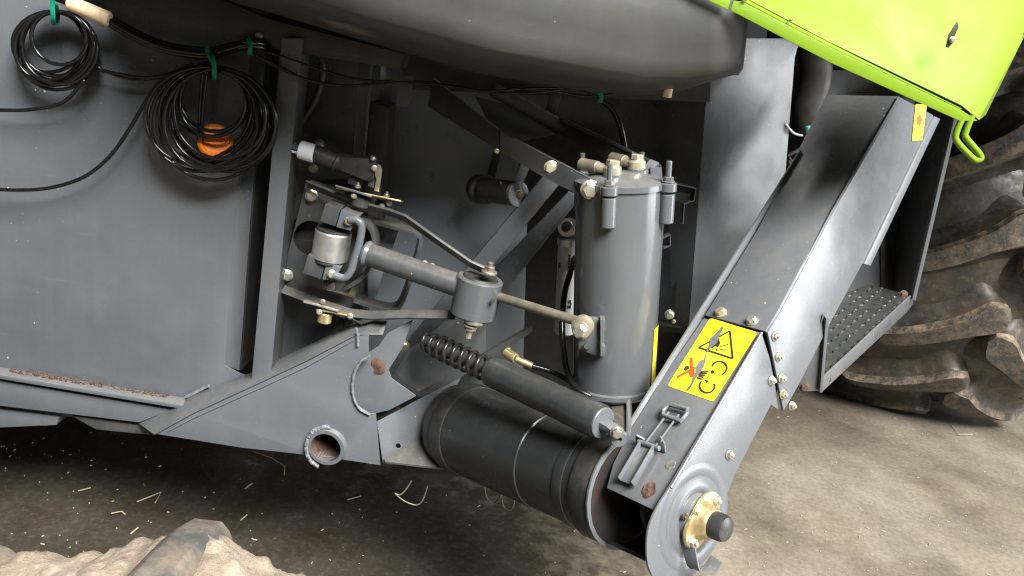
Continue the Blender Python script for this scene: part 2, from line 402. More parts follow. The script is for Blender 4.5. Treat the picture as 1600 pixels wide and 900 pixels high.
# ---- upright channel post
po = plate('upright_post', [(440, 60), (472, 60), (447, 320), (423, 588), (393, 593), (418, 320)], -0.07, 0.005, GREY, ROOT)
plate('post_flange', [(472.2, 60), (469, 60), (444, 320), (420, 588), (423.2, 588), (447.2, 320)], -0.0645, 0.08, GREYD, po)
weld('weld_bead', PP([(394, 592), (408, 597), (424, 590)], -0.068), 0.005, po, RUST)

# ---- box beam at the bottom
bmx = empty('box_beam', P(420, 640, -0.1), ROOT)
front = [(243, 678), (300, 645), (420, 590), (480, 562), (556, 522), (576, 516), (576, 556), (560, 572), (552, 590), (550, 618), (560, 636), (578, 647), (587, 647), (594, 727), (500, 713), (380, 700)]
hole = [(510 + 26 * math.cos(k * math.pi / 10) , 699 + 27 * math.sin(k * math.pi / 10)) for k in range(20)]
plate('front_plate', front, -0.12, 0.006, GREY, bmx, holes=[hole])
plate('top_flange', [(212, 658), (300, 617), (392, 584), (470, 545), (556, 500), (600, 482), (596, 522), (576, 515.5), (556, 521), (480, 561), (420, 589), (300, 644), (243, 677)],
      [0.0, 0.0, -0.01, 0.0, 0.0, 0.02, -0.10, -0.121, -0.121, -0.121, -0.121, -0.121, -0.121], 0.0, GREY, bmx, bevel=0) if False else None
bm = bmesh.new()
tf_b = PP([(212, 658), (300, 617), (392, 582), (470, 545), (556, 503), (612, 478)], 0.0)
tf_f = PP([(241, 679), (300, 646.5), (420, 591), (480, 563), (556, 523), (598, 523)], [-0.125] * 5 + [-0.115])
vb = [bm.verts.new(p) for p in tf_b]; vf = [bm.verts.new(p) for p in tf_f]
wb = [bm.verts.new(p - V((0, 0, 0.006))) for p in tf_b]; wf = [bm.verts.new(p - V((0, 0, 0.004)) + V((0, .004, 0))) for p in tf_f]
for i in range(5):
    for q in ((vb[i], vb[i + 1], vf[i + 1], vf[i]), (wf[i], wf[i + 1], wb[i + 1], wb[i]), (vf[i], vf[i + 1], wf[i + 1], wf[i]), (wb[i], wb[i + 1], vb[i + 1], vb[i])): bm.faces.new(q)
for i in (0, 5): bm.faces.new((vb[i], vf[i], wf[i], wb[i]) if i == 0 else (wb[i], wf[i], vf[i], vb[i]))
link('top_flange', bm, GREY, bmx, bevel=0.0012)
dp = P(510, 699, -0.12); dd = (P(520, 690, 0.3) - P(510, 699, -0.12)).normalized()
bm = bmesh.new(); add_lathe(bm, P(509, 700, -0.134), BACK * 1 + V((0.1, 0, 0.02)), [(0, 0.0405), (0.0, 0.05), (0.003, 0.0515), (0.16, 0.0515), (0.16, 0.0405), (0, 0.0405)], 40)
link('drain_pipe', bm, GREY, bmx)
lathe('pipe_bore', P(509, 700, -0.1335), BACK + V((0.1, 0, 0.02)), [(0.002, 0.0402), (0.1, 0.040), (0.1, 0)], RUST, bmx, 36)
cw = []
for k in range(15):
    a = math.pi * (0.62 + 0.95 * k / 14); cw.append(P(509 + 30.5 * math.cos(a), 699 + 32 * math.sin(a), -0.127))
weld('weld_bead', cw, 0.006, bmx)
weld('weld_bead', PP([(578, 556), (564, 565), (555, 580), (551, 598), (551, 614), (556, 630), (565, 641), (578, 648)], -0.124), 0.0038, bmx)
tube('edge_bead', PP([(262, 674), (300, 654), (420, 600), (480, 572), (552, 532)], -0.121), 0.002, GREY, bmx, 8)
weld('weld_bead', PP([(556, 512), (559, 524), (559, 541)], -0.125), 0.004, bmx)
weld('weld_bead', PP([(540, 494), (552, 500), (566, 508)], -0.03), 0.005, bmx)
plate('gusset_plate', [(592, 540), (606, 520), (645, 500), (628, 545), (607, 578), (612, 592), (650, 619), (608, 641), (586, 646), (540, 652), (536, 580), (577, 550)], -0.095, 0.006, GREY, bmx)
bm = bmesh.new(); bmesh.ops.create_icosphere(bm, subdivisions=3, radius=1, matrix=Matrix.Translation(P(592, 572, -0.093)) @ Matrix.Diagonal((0.022, 0.006, 0.026, 1)))
for v in bm.verts: v.co += mnoise.noise_vector(v.co * 60) * 0.004
link('rust_spot', bm, RUST, bmx)
plate('recess_back', [(580, 630), (625, 630), (625, 665), (580, 665)], -0.06, 0.004, DARK, bmx)
iw = P3((590, 659, -0.112), (597, 724, -0.112), (690, 640, 0.03))
plate('inner_web', [iw(*q) for q in ((589, 659), (672, 615), (722, 588), (690, 640), (672, 682), (598, 724))], 0, 0.005, GREY, bmx,
      holes=[[iw(622 + 4.5 * math.cos(k), 697 + 4.5 * math.sin(k)) for k in (0, 1.05, 2.1, 3.14, 4.2, 5.2)]])
bf = P3((600, 718, -0.12), (672, 680, 0.0), (742, 736, -0.08))
plate('bottom_flange', [bf(*q) for q in ((600, 716), (672, 678), (748, 728), (742, 737), (602, 721))], 0, 0.006, GREYD, bmx, ext=V((0, 0, -1)))
plate('rubber_flap', [(618, 726), (725, 738), (700, 752), (660, 750)], -0.05, 0.012, RUB, bmx)
plate('rear_web', [(640, 545), (700, 500), (760, 470), (760, 560), (720, 590), (655, 620), (612, 590)], [0.0, 0.05, 0.12, 0.12, 0.06, 0.0, 0.0], 0.006, GREYD, bmx)
for pts in ([(617, 771), (625, 773), (634, 765), (643, 751)], [(617, 771), (632, 783), (650, 789), (660, 782), (668, 760)],
            [(757, 757), (760, 776), (772, 786), (780, 780), (783, 772), (786, 790), (797, 797), (803, 786), (800, 778), (784, 770)]):
    tube('wire_clip', PP(pts, -0.06), 0.0022, RAW, bmx, 8, smooth_path=6)
tube('wire_clip', PP([(757, 757), (764, 752), (776, 762), (784, 770)], -0.06), 0.0022, RAW, bmx, 8, smooth_path=6)

# ---- panels behind the mechanism
plate('rear_panel', [(430, -40), (548, -40), (560, 80), (548, 300), (540, 520), (420, 600)], 0.07, 0.004, GREYD, ROOT)
plate('rear_panel', [(596, 60), (770, 60), (800, 200), (824, 330), (816, 620), (560, 620), (590, 300)], 0.20, 0.004, paint('blue_grey_panel_paint', (0.125, 0.137, 0.150), 0.3, 0.3, 0.05), ROOT)
plate('rear_post', [(577, 160), (606, 168), (592, 330), (560, 520), (536, 520), (566, 270)], 0.06, 0.12, DARK, ROOT)
plate('rear_post_edge', [(581, 60), (586, 60), (569, 260), (564, 300), (560, 300), (566, 250)], 0.05, 0.006, GREY, ROOT)
plate('hanger_plate', [(624, 118), (646, 118), (642, 160), (634, 168), (619, 166)], 0.0, 0.006, GREYD, ROOT)
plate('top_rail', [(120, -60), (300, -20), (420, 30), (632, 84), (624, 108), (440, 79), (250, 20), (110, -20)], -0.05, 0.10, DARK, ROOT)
bolt(P(405, 55, -0.052), FRONT, 0.009, ROOT)
for q in ((490, 263), (500, 225)): bolt(P(q[0], q[1], 0.066), FRONT, 0.0125, ROOT)
tube('black_hose', PP([(494, 78), (504, 100), (502, 130), (488, 165), (466, 197)], 0.02), 0.0085, RUB, ROOT, 12, smooth_path=8)
plate('upper_dark_bracket', [(742, 150), (800, 165), (868, 210), (808, 222), (770, 205)], 0.02, 0.005, GREYD, ROOT)
rod('cross_shaft', P(770, 140, 0.0), P(955, 240, 0.05), 0.017, DARK, ROOT)
plate('stay_plate', [(862, 140), (880, 142), (868, 178), (852, 172)], 0.08, 0.006, GREYD, ROOT)
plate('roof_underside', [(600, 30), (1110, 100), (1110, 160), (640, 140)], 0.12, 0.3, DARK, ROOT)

# ---- grain tank bulge (rounded plastic)
st = [((150, -95), (170, -150), (200, -420)), ((300, -16), (318, -52), (345, -350)), ((430, 22), (446, -14), (470, -320)), ((560, 61), (576, 25), (600, -280)),
      ((760, 117), (770, 76), (790, -210)), ((900, 141), (905, 100), (920, -160)), ((1000, 149), (1005, 118), (1020, -130)), ((1068, 141), (1074, 120), (1085, -115)),
      ((1112, 127), (1120, 115), (1132, -105)), ((1148, 117), (1155, 106), (1178, -100))]
bm = bmesh.new(); secs = []
for i, (b_, c_, t_) in enumerate(st):
    fy = -0.46 if i < 4 else (-0.40, -0.34, -0.31, -0.30, -0.30, -0.27)[i - 4]
    sec = [P(b_[0], b_[1] - 25, 0.10), P(b_[0], b_[1], -0.14), P((b_[0] * 0.4 + c_[0] * 0.6), (b_[1] * 0.35 + c_[1] * 0.65), fy + 0.025), P(c_[0], c_[1], fy),
           P((c_[0] * 2 + t_[0]) / 3, (c_[1] * 2 + t_[1]) / 3, fy - 0.035), P((c_[0] + t_[0] * 2) / 3, (c_[1] + 2 * t_[1]) / 3, fy - 0.035), P(t_[0], t_[1], fy + 0.02)]
    secs.append([bm.verts.new(p) for p in sec])
for A, B in zip(secs, secs[1:]):
    for i in range(len(A) - 1): bm.faces.new((A[i], A[i + 1], B[i + 1], B[i]))
# rounded end that returns to the machine
E1 = [bm.verts.new(v.co + V((0.02, 0.05, 0.0))) for v in secs[-1]]
E2 = [bm.verts.new(V((v.co.x + 0.03, 0.15, v.co.z))) for v in secs[-1]]
for A, B in ((secs[-1], E1), (E1, E2)):
    for i in range(len(A) - 1): bm.faces.new((A[i], A[i + 1], B[i + 1], B[i]))
bmesh.ops.subdivide_edges(bm, edges=bm.edges, cuts=2, use_grid_fill=True, smooth=0.25)
tank = link('grain_tank', bm, TANK, ROOT, smooth=180)
pl_ = P(1042, 152, -0.17)
rod('drain_plug', pl_, pl_ + V((0.0, 0, 0.04)), 0.010, CREAM, tank)
for i, (x, y) in enumerate(((925, 84), (938, 86), (932, 79))):
    pass

# ---- lime green hood
HN = [-0.36, -0.30]
hood_flange = [(1040, -28), (1136, 14), (1300, 98), (1500, 189), (1497, 170), (1300, 76), (1165, 0), (1080, -42)]
hd = plate('green_hood', [(1168, -2), (1300, 68), (1502, 165), (1530, 188), (1597, 62), (1640, -120), (1300, -200), (1000, -110)],
           [-0.33, -0.34, -0.35, -0.345, -0.25, -0.15, -0.15, -0.27], 0.003, GREEN, ROOT)
plate('lower_flange', [(1141, 16), (1300, 99), (1500, 189), (1528, 189), (1503, 172), (1300, 74.5), (1160, 2), (1146, 2)], [-0.355] * 8, 0.003, GREEN, hd)
plate('lower_flange', [(1030, -36), (1137, 15), (1142, 1), (1060, -40)], -0.352, 0.003, GREEN, hd)
bm = bmesh.new(); add_plate(bm, PP([(1160, 1), (1300, 74), (1503, 171), (1501, 164), (1300, 66), (1166, -3)], [-0.35, -0.35, -0.35, -0.335, -0.33, -0.325]), BACK * 0.002)
link('flange_crease', bm, GREEN, hd, bevel=0.0008)
plate('side_return', [(1531, 187), (1598, 60), (1625, -40), (1604, 50), (1540, 180)], [-0.335, -0.245, -0.18, -0.2, -0.28], 0.003, GREEN, hd)
# bent rod handle
tube('rod_handle', PP([(1519, 180), (1509, 206), (1510, 216), (1532, 243), (1528, 250), (1520, 247), (1496, 222), (1494, 208), (1504, 184)], -0.35), 0.0062, GREEN, hd, 12, smooth_path=7)
plate('latch_hole', [(1478, 73), (1482, 55), (1490, 42), (1496, 33), (1498, 42), (1491, 58), (1490, 66), (1482, 75)], -0.358, 0.002, INK, hd, bevel=0.0004)
plate('paint_chip', [(1226, 37), (1234, 30), (1241, 31), (1232, 34)], -0.352, 0.001, INK, hd, bevel=0)
plate('paint_chip', [(1158, 0), (1168, -4), (1166, 3)], -0.36, 0.001, RUST, hd, bevel=0)
hook = P(1487, 55, -0.362)
bolt(P(1488, 62, -0.36), FRONT, 0.006, hd)

# ---- box column
colm = plate('box_column', [(1106, 60), (1250, 60), (1242, 90), (1225, 300), (1130, 470), (1076, 512), (1090, 330), (1104, 140)],
             [0.14, 0.30, 0.30, 0.30, 0.19, 0.14, 0.14, 0.14], 0.004, GREY, ROOT, ext=V((-.3, 1, 0)).normalized())
plate('column_side', [(972, 60), (1105.5, 60), (1103.5, 140), (1089.5, 330), (1075.5, 512), (1040, 505), (960, 480), (968, 300)],
      [0.42, 0.142, 0.142, 0.142, 0.142, 0.22, 0.40, 0.42], 0.004, GREY, colm)
strap('edge_clip', PP([(1046, 284), (1086, 293), (1083, 312), (1068, 318), (1066, 348)], 0.06), 0.03, 0.0025, BACK, GREY, colm)
plate('clip_sheet', [(1040, 285), (1084, 294), (1081, 311), (1067, 317), (1040, 312)], 0.07, 0.003, DARK, colm)
strap('edge_clip', PP([(1034, 371), (1046, 365), (1046, 382), (1036, 386)], 0.06), 0.03, 0.0025, BACK, GREY, colm)
bolt(P(1046, 491, 0.12), FRONT, 0.014, colm)
bolt(P(1053, 502, 0.12), FRONT, 0.006, colm)
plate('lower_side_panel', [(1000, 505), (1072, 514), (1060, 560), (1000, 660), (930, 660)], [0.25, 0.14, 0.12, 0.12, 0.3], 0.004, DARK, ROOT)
bk = plate('cavity_back', [(1200, 40), (1420, 40), (1420, 260), (1180, 420)], 1.0, 0.01, INNER, ROOT)  # backing plate coloured near-black for the shade deep in the cavity
tube('cavity_hose', PP([(1270, 60), (1275, 120), (1262, 175), (1268, 215)], 0.40), [0.045] * 1 + [0.045] * 24, RUB, ROOT, 16, smooth_path=8)
tube('thin_wire', PP([(1226, 190), (1238, 205), (1254, 212), (1275, 202), (1300, 165), (1312, 148)], 0.30), 0.004, BLACKP, ROOT, 8, smooth_path=8)
tube('thin_wire', PP([(1228, 194), (1240, 208), (1254, 212)], 0.29), 0.003, WTAPE, ROOT, 8, smooth_path=8)
tube('thin_wire', PP([(1262, 206), (1280, 190), (1296, 163), (1297, 150)], 0.29), 0.0025, WTAPE, ROOT, 8, smooth_path=8)
rod('cable_tie', P(1262, 197, 0.285), P(1264, 208, 0.285), 0.007, plain('teal_cable_tie', (0.1, 0.5, 0.36), 0.4), ROOT)
for pts in ([(1230, 243), (1256, 230)], [(1232, 250), (1240, 275)], [(1232, 245), (1246, 262)]):
    strap('small_bracket', PP(pts, 0.35), 0.02, 0.004, BACK, GREY, ROOT)

# ---- hinge and bearing bracket
br = empty('bearing_bracket', P(510, 390, -0.03), ROOT)
slot = [(484 + 26 * math.cos(k * math.pi / 9), 372 + 27 * math.sin(k * math.pi / 9)) for k in range(18)]
plate('mount_plate', [(478, 284), (488, 282), (560, 302), (575, 330), (560, 470), (538, 498), (452, 462), (440, 450), (444, 420)], -0.01, 0.006, GREYD, br, holes=[slot])
bm = bmesh.new(); add_lathe(bm, P(484, 372, 0.01), BACK, [(0, 0.06), (0.03, 0.06), (0.03, 0)], 24); link('slot_recess', bm, DARK, br)
for q, r in (((487, 306), .0165), ((448, 430), .0165)): bolt(P(q[0], q[1], -0.014), V((0.25, -1, 0.05)), r, br)
for q, r in (((516, 447), .009),): bolt(P(q[0], q[1], -0.06), V((0.3, -1, 0)), r * 1.4, br)
tx = (P(590, 360, -0.1) - P(490, 331, -0.1)).normalized()      # across the pivot
ty = (P(505, 330, -0.1) - P(485, 420, -0.1)).normalized()      # along the pivot, upwards
tz = tx.cross(ty)
def lblock(name, px, y, d, mat):
    return plate(name, px, y, d, mat, br, bevel=0.0025)
lblock('bearing_block', [(508, 319), (532, 327), (524, 354), (499, 346)], -0.118, 0.07, GREYD)
lblock('bearing_block', [(481, 398), (509, 409), (501, 437), (473, 427)], -0.118, 0.07, GREYD)
lblock('block_lug', [(533, 328), (562, 338), (556, 346), (548, 361), (525, 355)], -0.122, 0.05, GREY)
lblock('block_lug', [(510, 410), (533, 418), (522, 439), (503, 437)], -0.122, 0.05, GREY)
lblock('block_lug', [(505, 440), (548, 448), (542, 462), (502, 452)], -0.05, 0.04, GREYD)
bolt(P(544, 346, -0.124), V((0.25, -1, 0.05)), 0.0115, br); bolt(P(518, 428, -0.124), V((0.25, -1, 0.05)), 0.0115, br)
ra, rb = P(522, 358, -0.085), P(514, 407, -0.085)
rod('steel_roller', ra + (rb - ra) * 0.05, rb - (rb - ra) * 0.05, M(28.5, -0.1), STEEL, br, 40, 0.08)
rod('roller_washer', ra + (ra - rb) * 0.02, ra + (rb - ra) * 0.04, M(27, -0.1), RUB, br, 36)
rod('roller_washer', rb + (ra - rb) * 0.04, rb + (rb - ra) * 0.02, M(27, -0.1), RUB, br, 36)
yk = [(545, 343), (558, 344), (565, 354), (562, 378), (555, 402), (548, 424), (538, 434), (522, 430)]
tube('yoke_bar', PP(yk, -0.13), 0.0095, GREY, br, 12, smooth_path=6)
# broad half ring of the yoke
strap('yoke_ring', PP([(552, 338), (578, 350), (588, 375), (584, 405), (566, 432), (540, 448)], -0.06), 0.05, 0.010, FRONT, GREYD, br, rounds=6)
strap('bent_loop', PP([(566, 338), (600, 348), (640, 358), (654, 366), (656, 378), (642, 430), (628, 468), (618, 479), (600, 479), (556, 466)], -0.02), 0.055, 0.010, V((0.2, -1, 0)), GREYD, br, rounds=4)
plate('bent_flap', [(570, 343), (618, 352), (622, 362), (606, 410), (590, 440), (570, 470), (556, 468)], 0.02, 0.004, GREY, br)
plate('flap_edge', [(575, 425), (600, 420), (590, 460), (574, 478)], 0.0, 0.004, GREY, br)
# straps to the hub
strap('upper_strap', PP([(480, 287), (520, 303), (556, 318), (610, 332), (634, 341), (690, 381), (735, 412), (762, 424)], [-0.04, -0.06, -0.07, -0.09, -0.10, -0.13, -0.15, -0.16]), 0.026, 0.007, V((0.2, -1, 0.9)), GREYD, br)
strap('lower_strap', PP([(442, 452), (500, 474), (545, 489), (580, 493), (640, 491), (712, 492)], [-0.03, -0.05, -0.06, -0.08, -0.11, -0.14]), 0.024, 0.007, V((0.1, -1, -0.9)), GREYD, br)
# pivot sensor on top
sn = empty('pivot_sensor', P(570, 270, -0.06), ROOT)
rod('connector_boot', P(488, 238, -0.06), P(528, 255, -0.06), M(13, -0.06), RUB, sn)
rod('connector_rib', P(524, 252, -0.06), P(531, 256, -0.06), M(16, -0.06), RUB, sn)
rod('connector_tail', P(528, 253, -0.06), P(552, 259, -0.06), M(15, -0.06), RUB, sn)
plate('sensor_body', [(532, 245), (588, 249), (584, 281), (572, 283), (530, 266)], -0.085, 0.05, RUB, sn, bevel=0.003)
plate('sensor_foot', [(545, 276), (562, 280), (560, 291), (543, 287)], -0.07, 0.03, CAPB, sn)
rod('white_tape', P(468, 233, -0.06), P(493, 241, -0.06), M(14, -0.06), WTAPE, sn)
for i, (dy, m) in enumerate(((0, BLUEW), (3, RUB), (-4, BROWNW), (7, WTAPE), (-8, RUB))):
    tube('wire', PP([(446, 222 + dy * 1.6), (458, 230 + dy), (470, 234 + dy * 0.7)], -0.06), 0.0035, m, sn, 8, smooth_path=4)
plate('angle_bracket', [(588, 257), (594, 258), (597, 266), (592, 300), (584, 298), (588, 280), (582, 262)], -0.08, 0.006, ZINC, sn)
plate('bracket_web', [(578, 268), (588, 268), (584, 294), (575, 291)], -0.072, 0.01, GREYD, sn)
strap('yellow_plate', PP([(527, 294), (560, 301), (600, 309), (628, 315)], -0.085), 0.035, 0.004, V((0.1, -1, 0.25)), BRASS, sn)
strap('grey_plate', PP([(526, 291), (555, 299), (582, 308)], -0.095), 0.035, 0.005, V((0.1, -1, 0.25)), GREY, sn)
rod('sensor_spindle', P(566, 306, -0.075), P(562, 322, -0.075), M(15, -0.07), GREYD, sn)
plate('spacer_block', [(588, 312), (606, 316), (602, 326), (584, 321)], -0.07, 0.02, RUB, sn)
for q, y, d, st_ in (((559, 292), -0.09, V((0.1, -0.25, 1)), 0.6), ((604, 306), -0.09, V((0.1, -0.25, 1)), 0.6), ((553, 306), -0.10, V((0.1, -1, 0)), 0), ((597, 322), -0.08, V((0, -1, -.2)), 0), ((585, 263), -0.09, V((0.3, -1, 0.1)), 0), ((583, 248), -0.09, V((.1, -.5, 1)), 0), ((608, 318), -0.08, V((.2, -1, -.2)), 0)):
    bolt(P(q[0], q[1], y), d, 0.0075, sn, stud=st_)
# lower pivot plate
lp = empty('lower_pivot', P(512, 485, -0.06), ROOT)
strap('grey_plate', PP([(476, 470), (500, 476), (530, 485)], -0.085), 0.03, 0.006, V((0.1, -1, 0.2)), ZINC, lp)
strap('yellow_plate', PP([(496, 483), (520, 487), (550, 493)], -0.08), 0.03, 0.0035, V((0.1, -1, 0.2)), BRASS, lp)
rod('pivot_nut', P(509, 488, -0.075), P(506, 503, -0.075), M(11.5, -0.07), BRASS, lp, 16)
for q in ((504, 472), (499, 488), (547, 494)): bolt(P(q[0], q[1], -0.095), V((0.1, -1, 0.2)), 0.0075, lp)

# ---- push rod, hub and thin rod
pr = empty('push_rod', P(650, 420, -0.13), ROOT)
pa, pb = P(572, 396, -0.11), P(725, 449, -0.15)
rod('rod_tube', pa, pb, M(18.5, -0.13), GREYD, pr, 28)
lathe('weld_collar', pa - (pb - pa).normalized() * 0.004, pb - pa, [(0, 0.0), (0, 0.03), (0.006, 0.033), (0.014, 0.029), (0.016, 0.0)], GREY, pr)
hub_t, hub_b = P(751, 434, -0.155), P(738, 492, -0.155)
rod('hub', hub_t, hub_b, M(37, -0.155), CYL, pr, 48, 0.06)
rod('hub_bush', hub_t + (hub_t - hub_b) * 0.04, hub_b + (hub_b - hub_t) * 0.06, M(30, -0.155), RUB, pr, 32)
ax = (hub_t - hub_b).normalized()
rod('washer_plate', P(764, 427, -0.19), P(764, 427, -0.19) + ax * 0.006, 0.019, ZINC, pr)
bolt(P(764, 424, -0.19), ax, 0.0165, pr, stud=0.5)
rod('washer_plate', P(740, 505, -0.185) + ax * 0.02, P(740, 505, -0.185), 0.025, ZINC, pr)
bolt(P(736, 507, -0.187), -ax, 0.0185, pr, stud=1.1)
rod('grease_hole', P(770, 470, -0.214), P(770.5, 470, -0.205), 0.005, INK, pr, 12)
rod('thin_rod', P(770, 461, -0.16), P(912, 505, -0.33), M(7.5, -0.18), RAW, pr, 16)
for q in ((664, 412), (675, 416), (712, 430)): bolt(P(q[0], q[1], -0.13), V((0, -.6, 1)), 0.008, pr)
strap('grease_pipe', PP([(655, 412), (690, 422), (716, 430)], -0.12), 0.01, 0.008, FRONT, RAW, pr)

# ---- suspension arms
ar = empty('control_arm', P(820, 230, -0.1), ROOT)
A0, A1 = (690, 138), (934, 306)
plate('arm_bar', [(676, 122), (780, 204), (780, 236), (668, 166)], [0.0, -0.09, -0.09, 0.0], 0.035, DARK, ar)
plate('arm_bar', [(781, 205), (862, 248), (940, 288), (944, 298), (936, 309), (922, 313), (858, 282), (781, 237)], [-0.093, -0.17, -0.29, -0.30, -0.30, -0.29, -0.17, -0.093], 0.03, GREYD, ar)
bolt(P(861, 262, -0.182), FRONT, 0.0165, ar); bolt(P(922, 296, -0.295), FRONT, 0.021, ar)
bolt(P(776, 236, -0.095), FRONT, 0.006, ar)
ar2 = empty('control_arm', P(950, 225, 0.0), ROOT)
plate('arm_bar', [(872, 186), (950, 222), (1034, 262), (1034, 282), (950, 250), (866, 206)], [0.03, -0.06, -0.15, -0.15, -0.06, 0.03], 0.03, DARK, ar2)
plate('arm_lip', [(872, 182), (950, 218), (1034, 259), (1034, 263), (950, 223), (871, 187)], [0.025, -0.065, -0.155, -0.155, -0.065, 0.025], 0.03, GREYD, ar2)
rod('arm_bush', P(1010, 262, -0.15), P(1024, 268, -0.16), 0.022, GREY, ar2)
b1 = empty('brace', P(760, 400, 0.0), ROOT)
plate('brace_bar', [(850, 274), (879, 282), (758, 430), (653, 547), (630, 541), (735, 412)], [-0.10, -0.10, 0.0, 0.06, 0.06, 0.0], 0.02, GREY, b1)
bolt(P(631, 540, 0.05), V((0.2, -1, 0)), 0.016, b1)
b2 = empty('brace', P(840, 370, 0.03), ROOT)
plate('brace_bar', [(888, 300), (905, 306), (800, 436), (780, 446), (770, 424)], [-0.03, -0.03, 0.06, 0.08, 0.08], 0.02, GREY, b2)
plate('brace_lip', [(905, 306), (908, 308), (802, 440), (799, 437)], [-0.033, -0.033, 0.055, 0.057], 0.02, GREY, b2)
plate('low_brace', [(830, 510), (832, 518), (760, 570), (745, 572), (752, 556)], [0.08, 0.08, 0.02, 0.02, 0.02], 0.02, GREYD, ROOT)
bl = empty('bump_stop', P(785, 298, 0.0), ROOT)
ba, bb = P(757, 296, 0.04), P(808, 303, -0.06)
rod('rubber_bush', ba, bb, M(18.5, 0), RUB, bl, 28, 0.15)
rod('end_disc', bb, bb + (bb - ba).normalized() * 0.008, M(19.5, -.05), GREY, bl, 28)
rod('backing_disc', P(750, 295, 0.10), P(757, 296, 0.05), M(23, 0.08), RUB, bl, 28)
plate('hanger_strap', [(815, 252), (829, 258), (816, 290), (822, 306), (812, 312), (803, 300), (804, 284)], [-0.06] * 7, 0.006, GREY, bl)
bolt(bb + (bb - ba).normalized() * 0.008, V((.5, -1, 0)), 0.011, bl)
tube('wire_wrap', PP([(782, 284), (785, 296), (781, 312)], -0.045), 0.0012, STRAW, bl, 6, smooth_path=5)
plate('stop_post', [(770, 238), (782, 240), (772, 286), (758, 284)], 0.10, 0.02, DARK, ROOT)

# ---- big grey cylinder
DY = -0.11
cy = empty('grey_cylinder', P(960, 450, -0.12), ROOT)
ct, cb = P(970, 290, -0.12), P(957, 603, -0.12); cax = (cb - ct).normalized(); CR = M(68.0, -0.12) * 0.985
CLn = (cb - ct).length
lathe('barrel', ct, cax, [(0, 0), (0, CR), (0.012, CR), (CLn - 0.001, CR * 0.985), (CLn, CR * 0.985), (CLn, 0)], CYL, cy, 72)
lathe('bottom_rim', cb - cax * 0.018, cax, [(0, CR * 0.98), (0.004, CR * 1.035), (0.014, CR * 1.04), (0.02, CR * 1.0), (0.022, 0)], CYL, cy, 72)
lathe('lid', ct, -cax, [(0, 0), (0, CR * 1.05), (0.012, CR * 1.05), (0.014, CR * 1.0), (0.016, CR * 0.96), (0.030, CR * 0.35), (0.034, 0)], CYL, cy, 72)
sd = V((1, 0, 0)); sd = (sd - cax * sd.dot(cax)).normalized(); fd = cax.cross(sd); fd = fd if fd.y < 0 else -fd
for k, ang in enumerate((-108, -28, 60, 140)):
    a = math.radians(ang); rd = sd * math.cos(a) + fd * -math.sin(a)
    c0 = ct + rd * (CR + 0.010)
    rod('clamp_lug', c0 + cax * 0.008, c0 + cax * 0.072, 0.0165, CYL, cy, 20)
    rod('lid_ear', c0 - cax * 0.016, c0 + cax * 0.004, 0.019, CYL, cy, 20)
    rod('clamp_stud', c0 - cax * 0.062, c0 - cax * 0.010, 0.0062, CYL, cy, 12)
    bolt(c0 - cax * 0.017, -cax, 0.014, cy, CYL, 'clamp_nut')
def banjo(px, py, y, hd_, hl):
    o = cy
    rod('fitting_collar', P(px, py + 14, y), P(px, py - 4, y), M(13.5, y), PALE, o, 24, 0.3)
    bolt(P(px, py - 4, y), V((0, 0, 1)), 0.0185, o, PALE, 'hex_nut', washer=False)
    rod('hose_swivel', P(px, py + 4, y), P(px + hd_[0] * 0.5, py + 4 + hd_[1] * 0.5, y + 0.02), M(7.5, y), PALE, o, 16)
    rod('hose_ferrule', P(px + hd_[0] * 0.45, py + 4 + hd_[1] * 0.45, y + 0.02), P(px + hd_[0], py + 4 + hd_[1], y + 0.05), M(9.5, y), RAW, o, 18)
banjo(957, 262, -0.15, (-50, -10), 0); banjo(995, 253, -0.10, (-40, -10), 0)
lathe('fitting_boss', P(957, 280, -0.15), V((0, 0, 1)), [(0, 0), (0, 0.024), (0.012, 0.022), (0.014, 0)], CYL, cy)
lathe('fitting_boss', P(995, 272, -0.10), V((0, 0, 1)), [(0, 0), (0, 0.026), (0.012, 0.024), (0.014, 0)], CYL, cy)
plate('arm_tab', [(926, 285), (952, 280), (962, 292), (952, 312), (932, 312)], [-0.18] * 5, 0.012, CYL, cy)
plate('arm_tab', [(1016, 262), (1034, 262), (1036, 290), (1018, 292)], [-0.08] * 4, 0.012, CYL, cy)
# side bracket with rod eye
fx = P(920, 520, -0.222)
plate('side_bracket', [(921, 498), (944, 500), (945, 557), (938, 558), (904, 546), (902, 520)], [-0.235, -0.225, -0.225, -0.225, -0.225, -0.235], 0.02, CYL, cy)
plate('bracket_edge', [(938, 499), (946, 500), (946, 516), (941, 520), (941, 540), (946, 542), (946, 557), (938, 557)], -0.245, 0.03, CYL, cy)
eye = P(913, 513, -0.25)
lathe('rod_eye', eye + V((0, 0.02, 0)), V((-0.45, -1, 0)), [(0, 0.0), (0, M(18, -.25)), (0.014, M(18, -.25)), (0.016, M(15, -.25)), (0.018, 0)], PALE, cy, 32)
bolt(P(908, 516, -0.262), V((-0.45, -1, 0.05)), 0.020, cy, ZINC, washer=True)
rod('bracket_hole', P(917, 541, -0.240), P(917, 541, -0.225), 0.0075, INK, cy, 14)
# yellow sticker seen at a glancing angle
def on_cyl(t, ang, r): a = math.radians(ang); return ct + cax * t + (sd * math.cos(a) - fd * -math.sin(a)) * r
bm = bmesh.new(); rows = []
for t in (CLn * 0.66, CLn * 0.82, CLn * 0.955):
    rows.append([bm.verts.new(on_cyl(t, a, CR + 0.0008)) for a in (-6, 0, 8, 16, 24, 32)])
for A, B in zip(rows, rows[1:]):
    for i in range(5): bm.faces.new((A[i], A[i + 1], B[i + 1], B[i]))
link('edge_sticker', bm, YEL, cy, smooth=180)
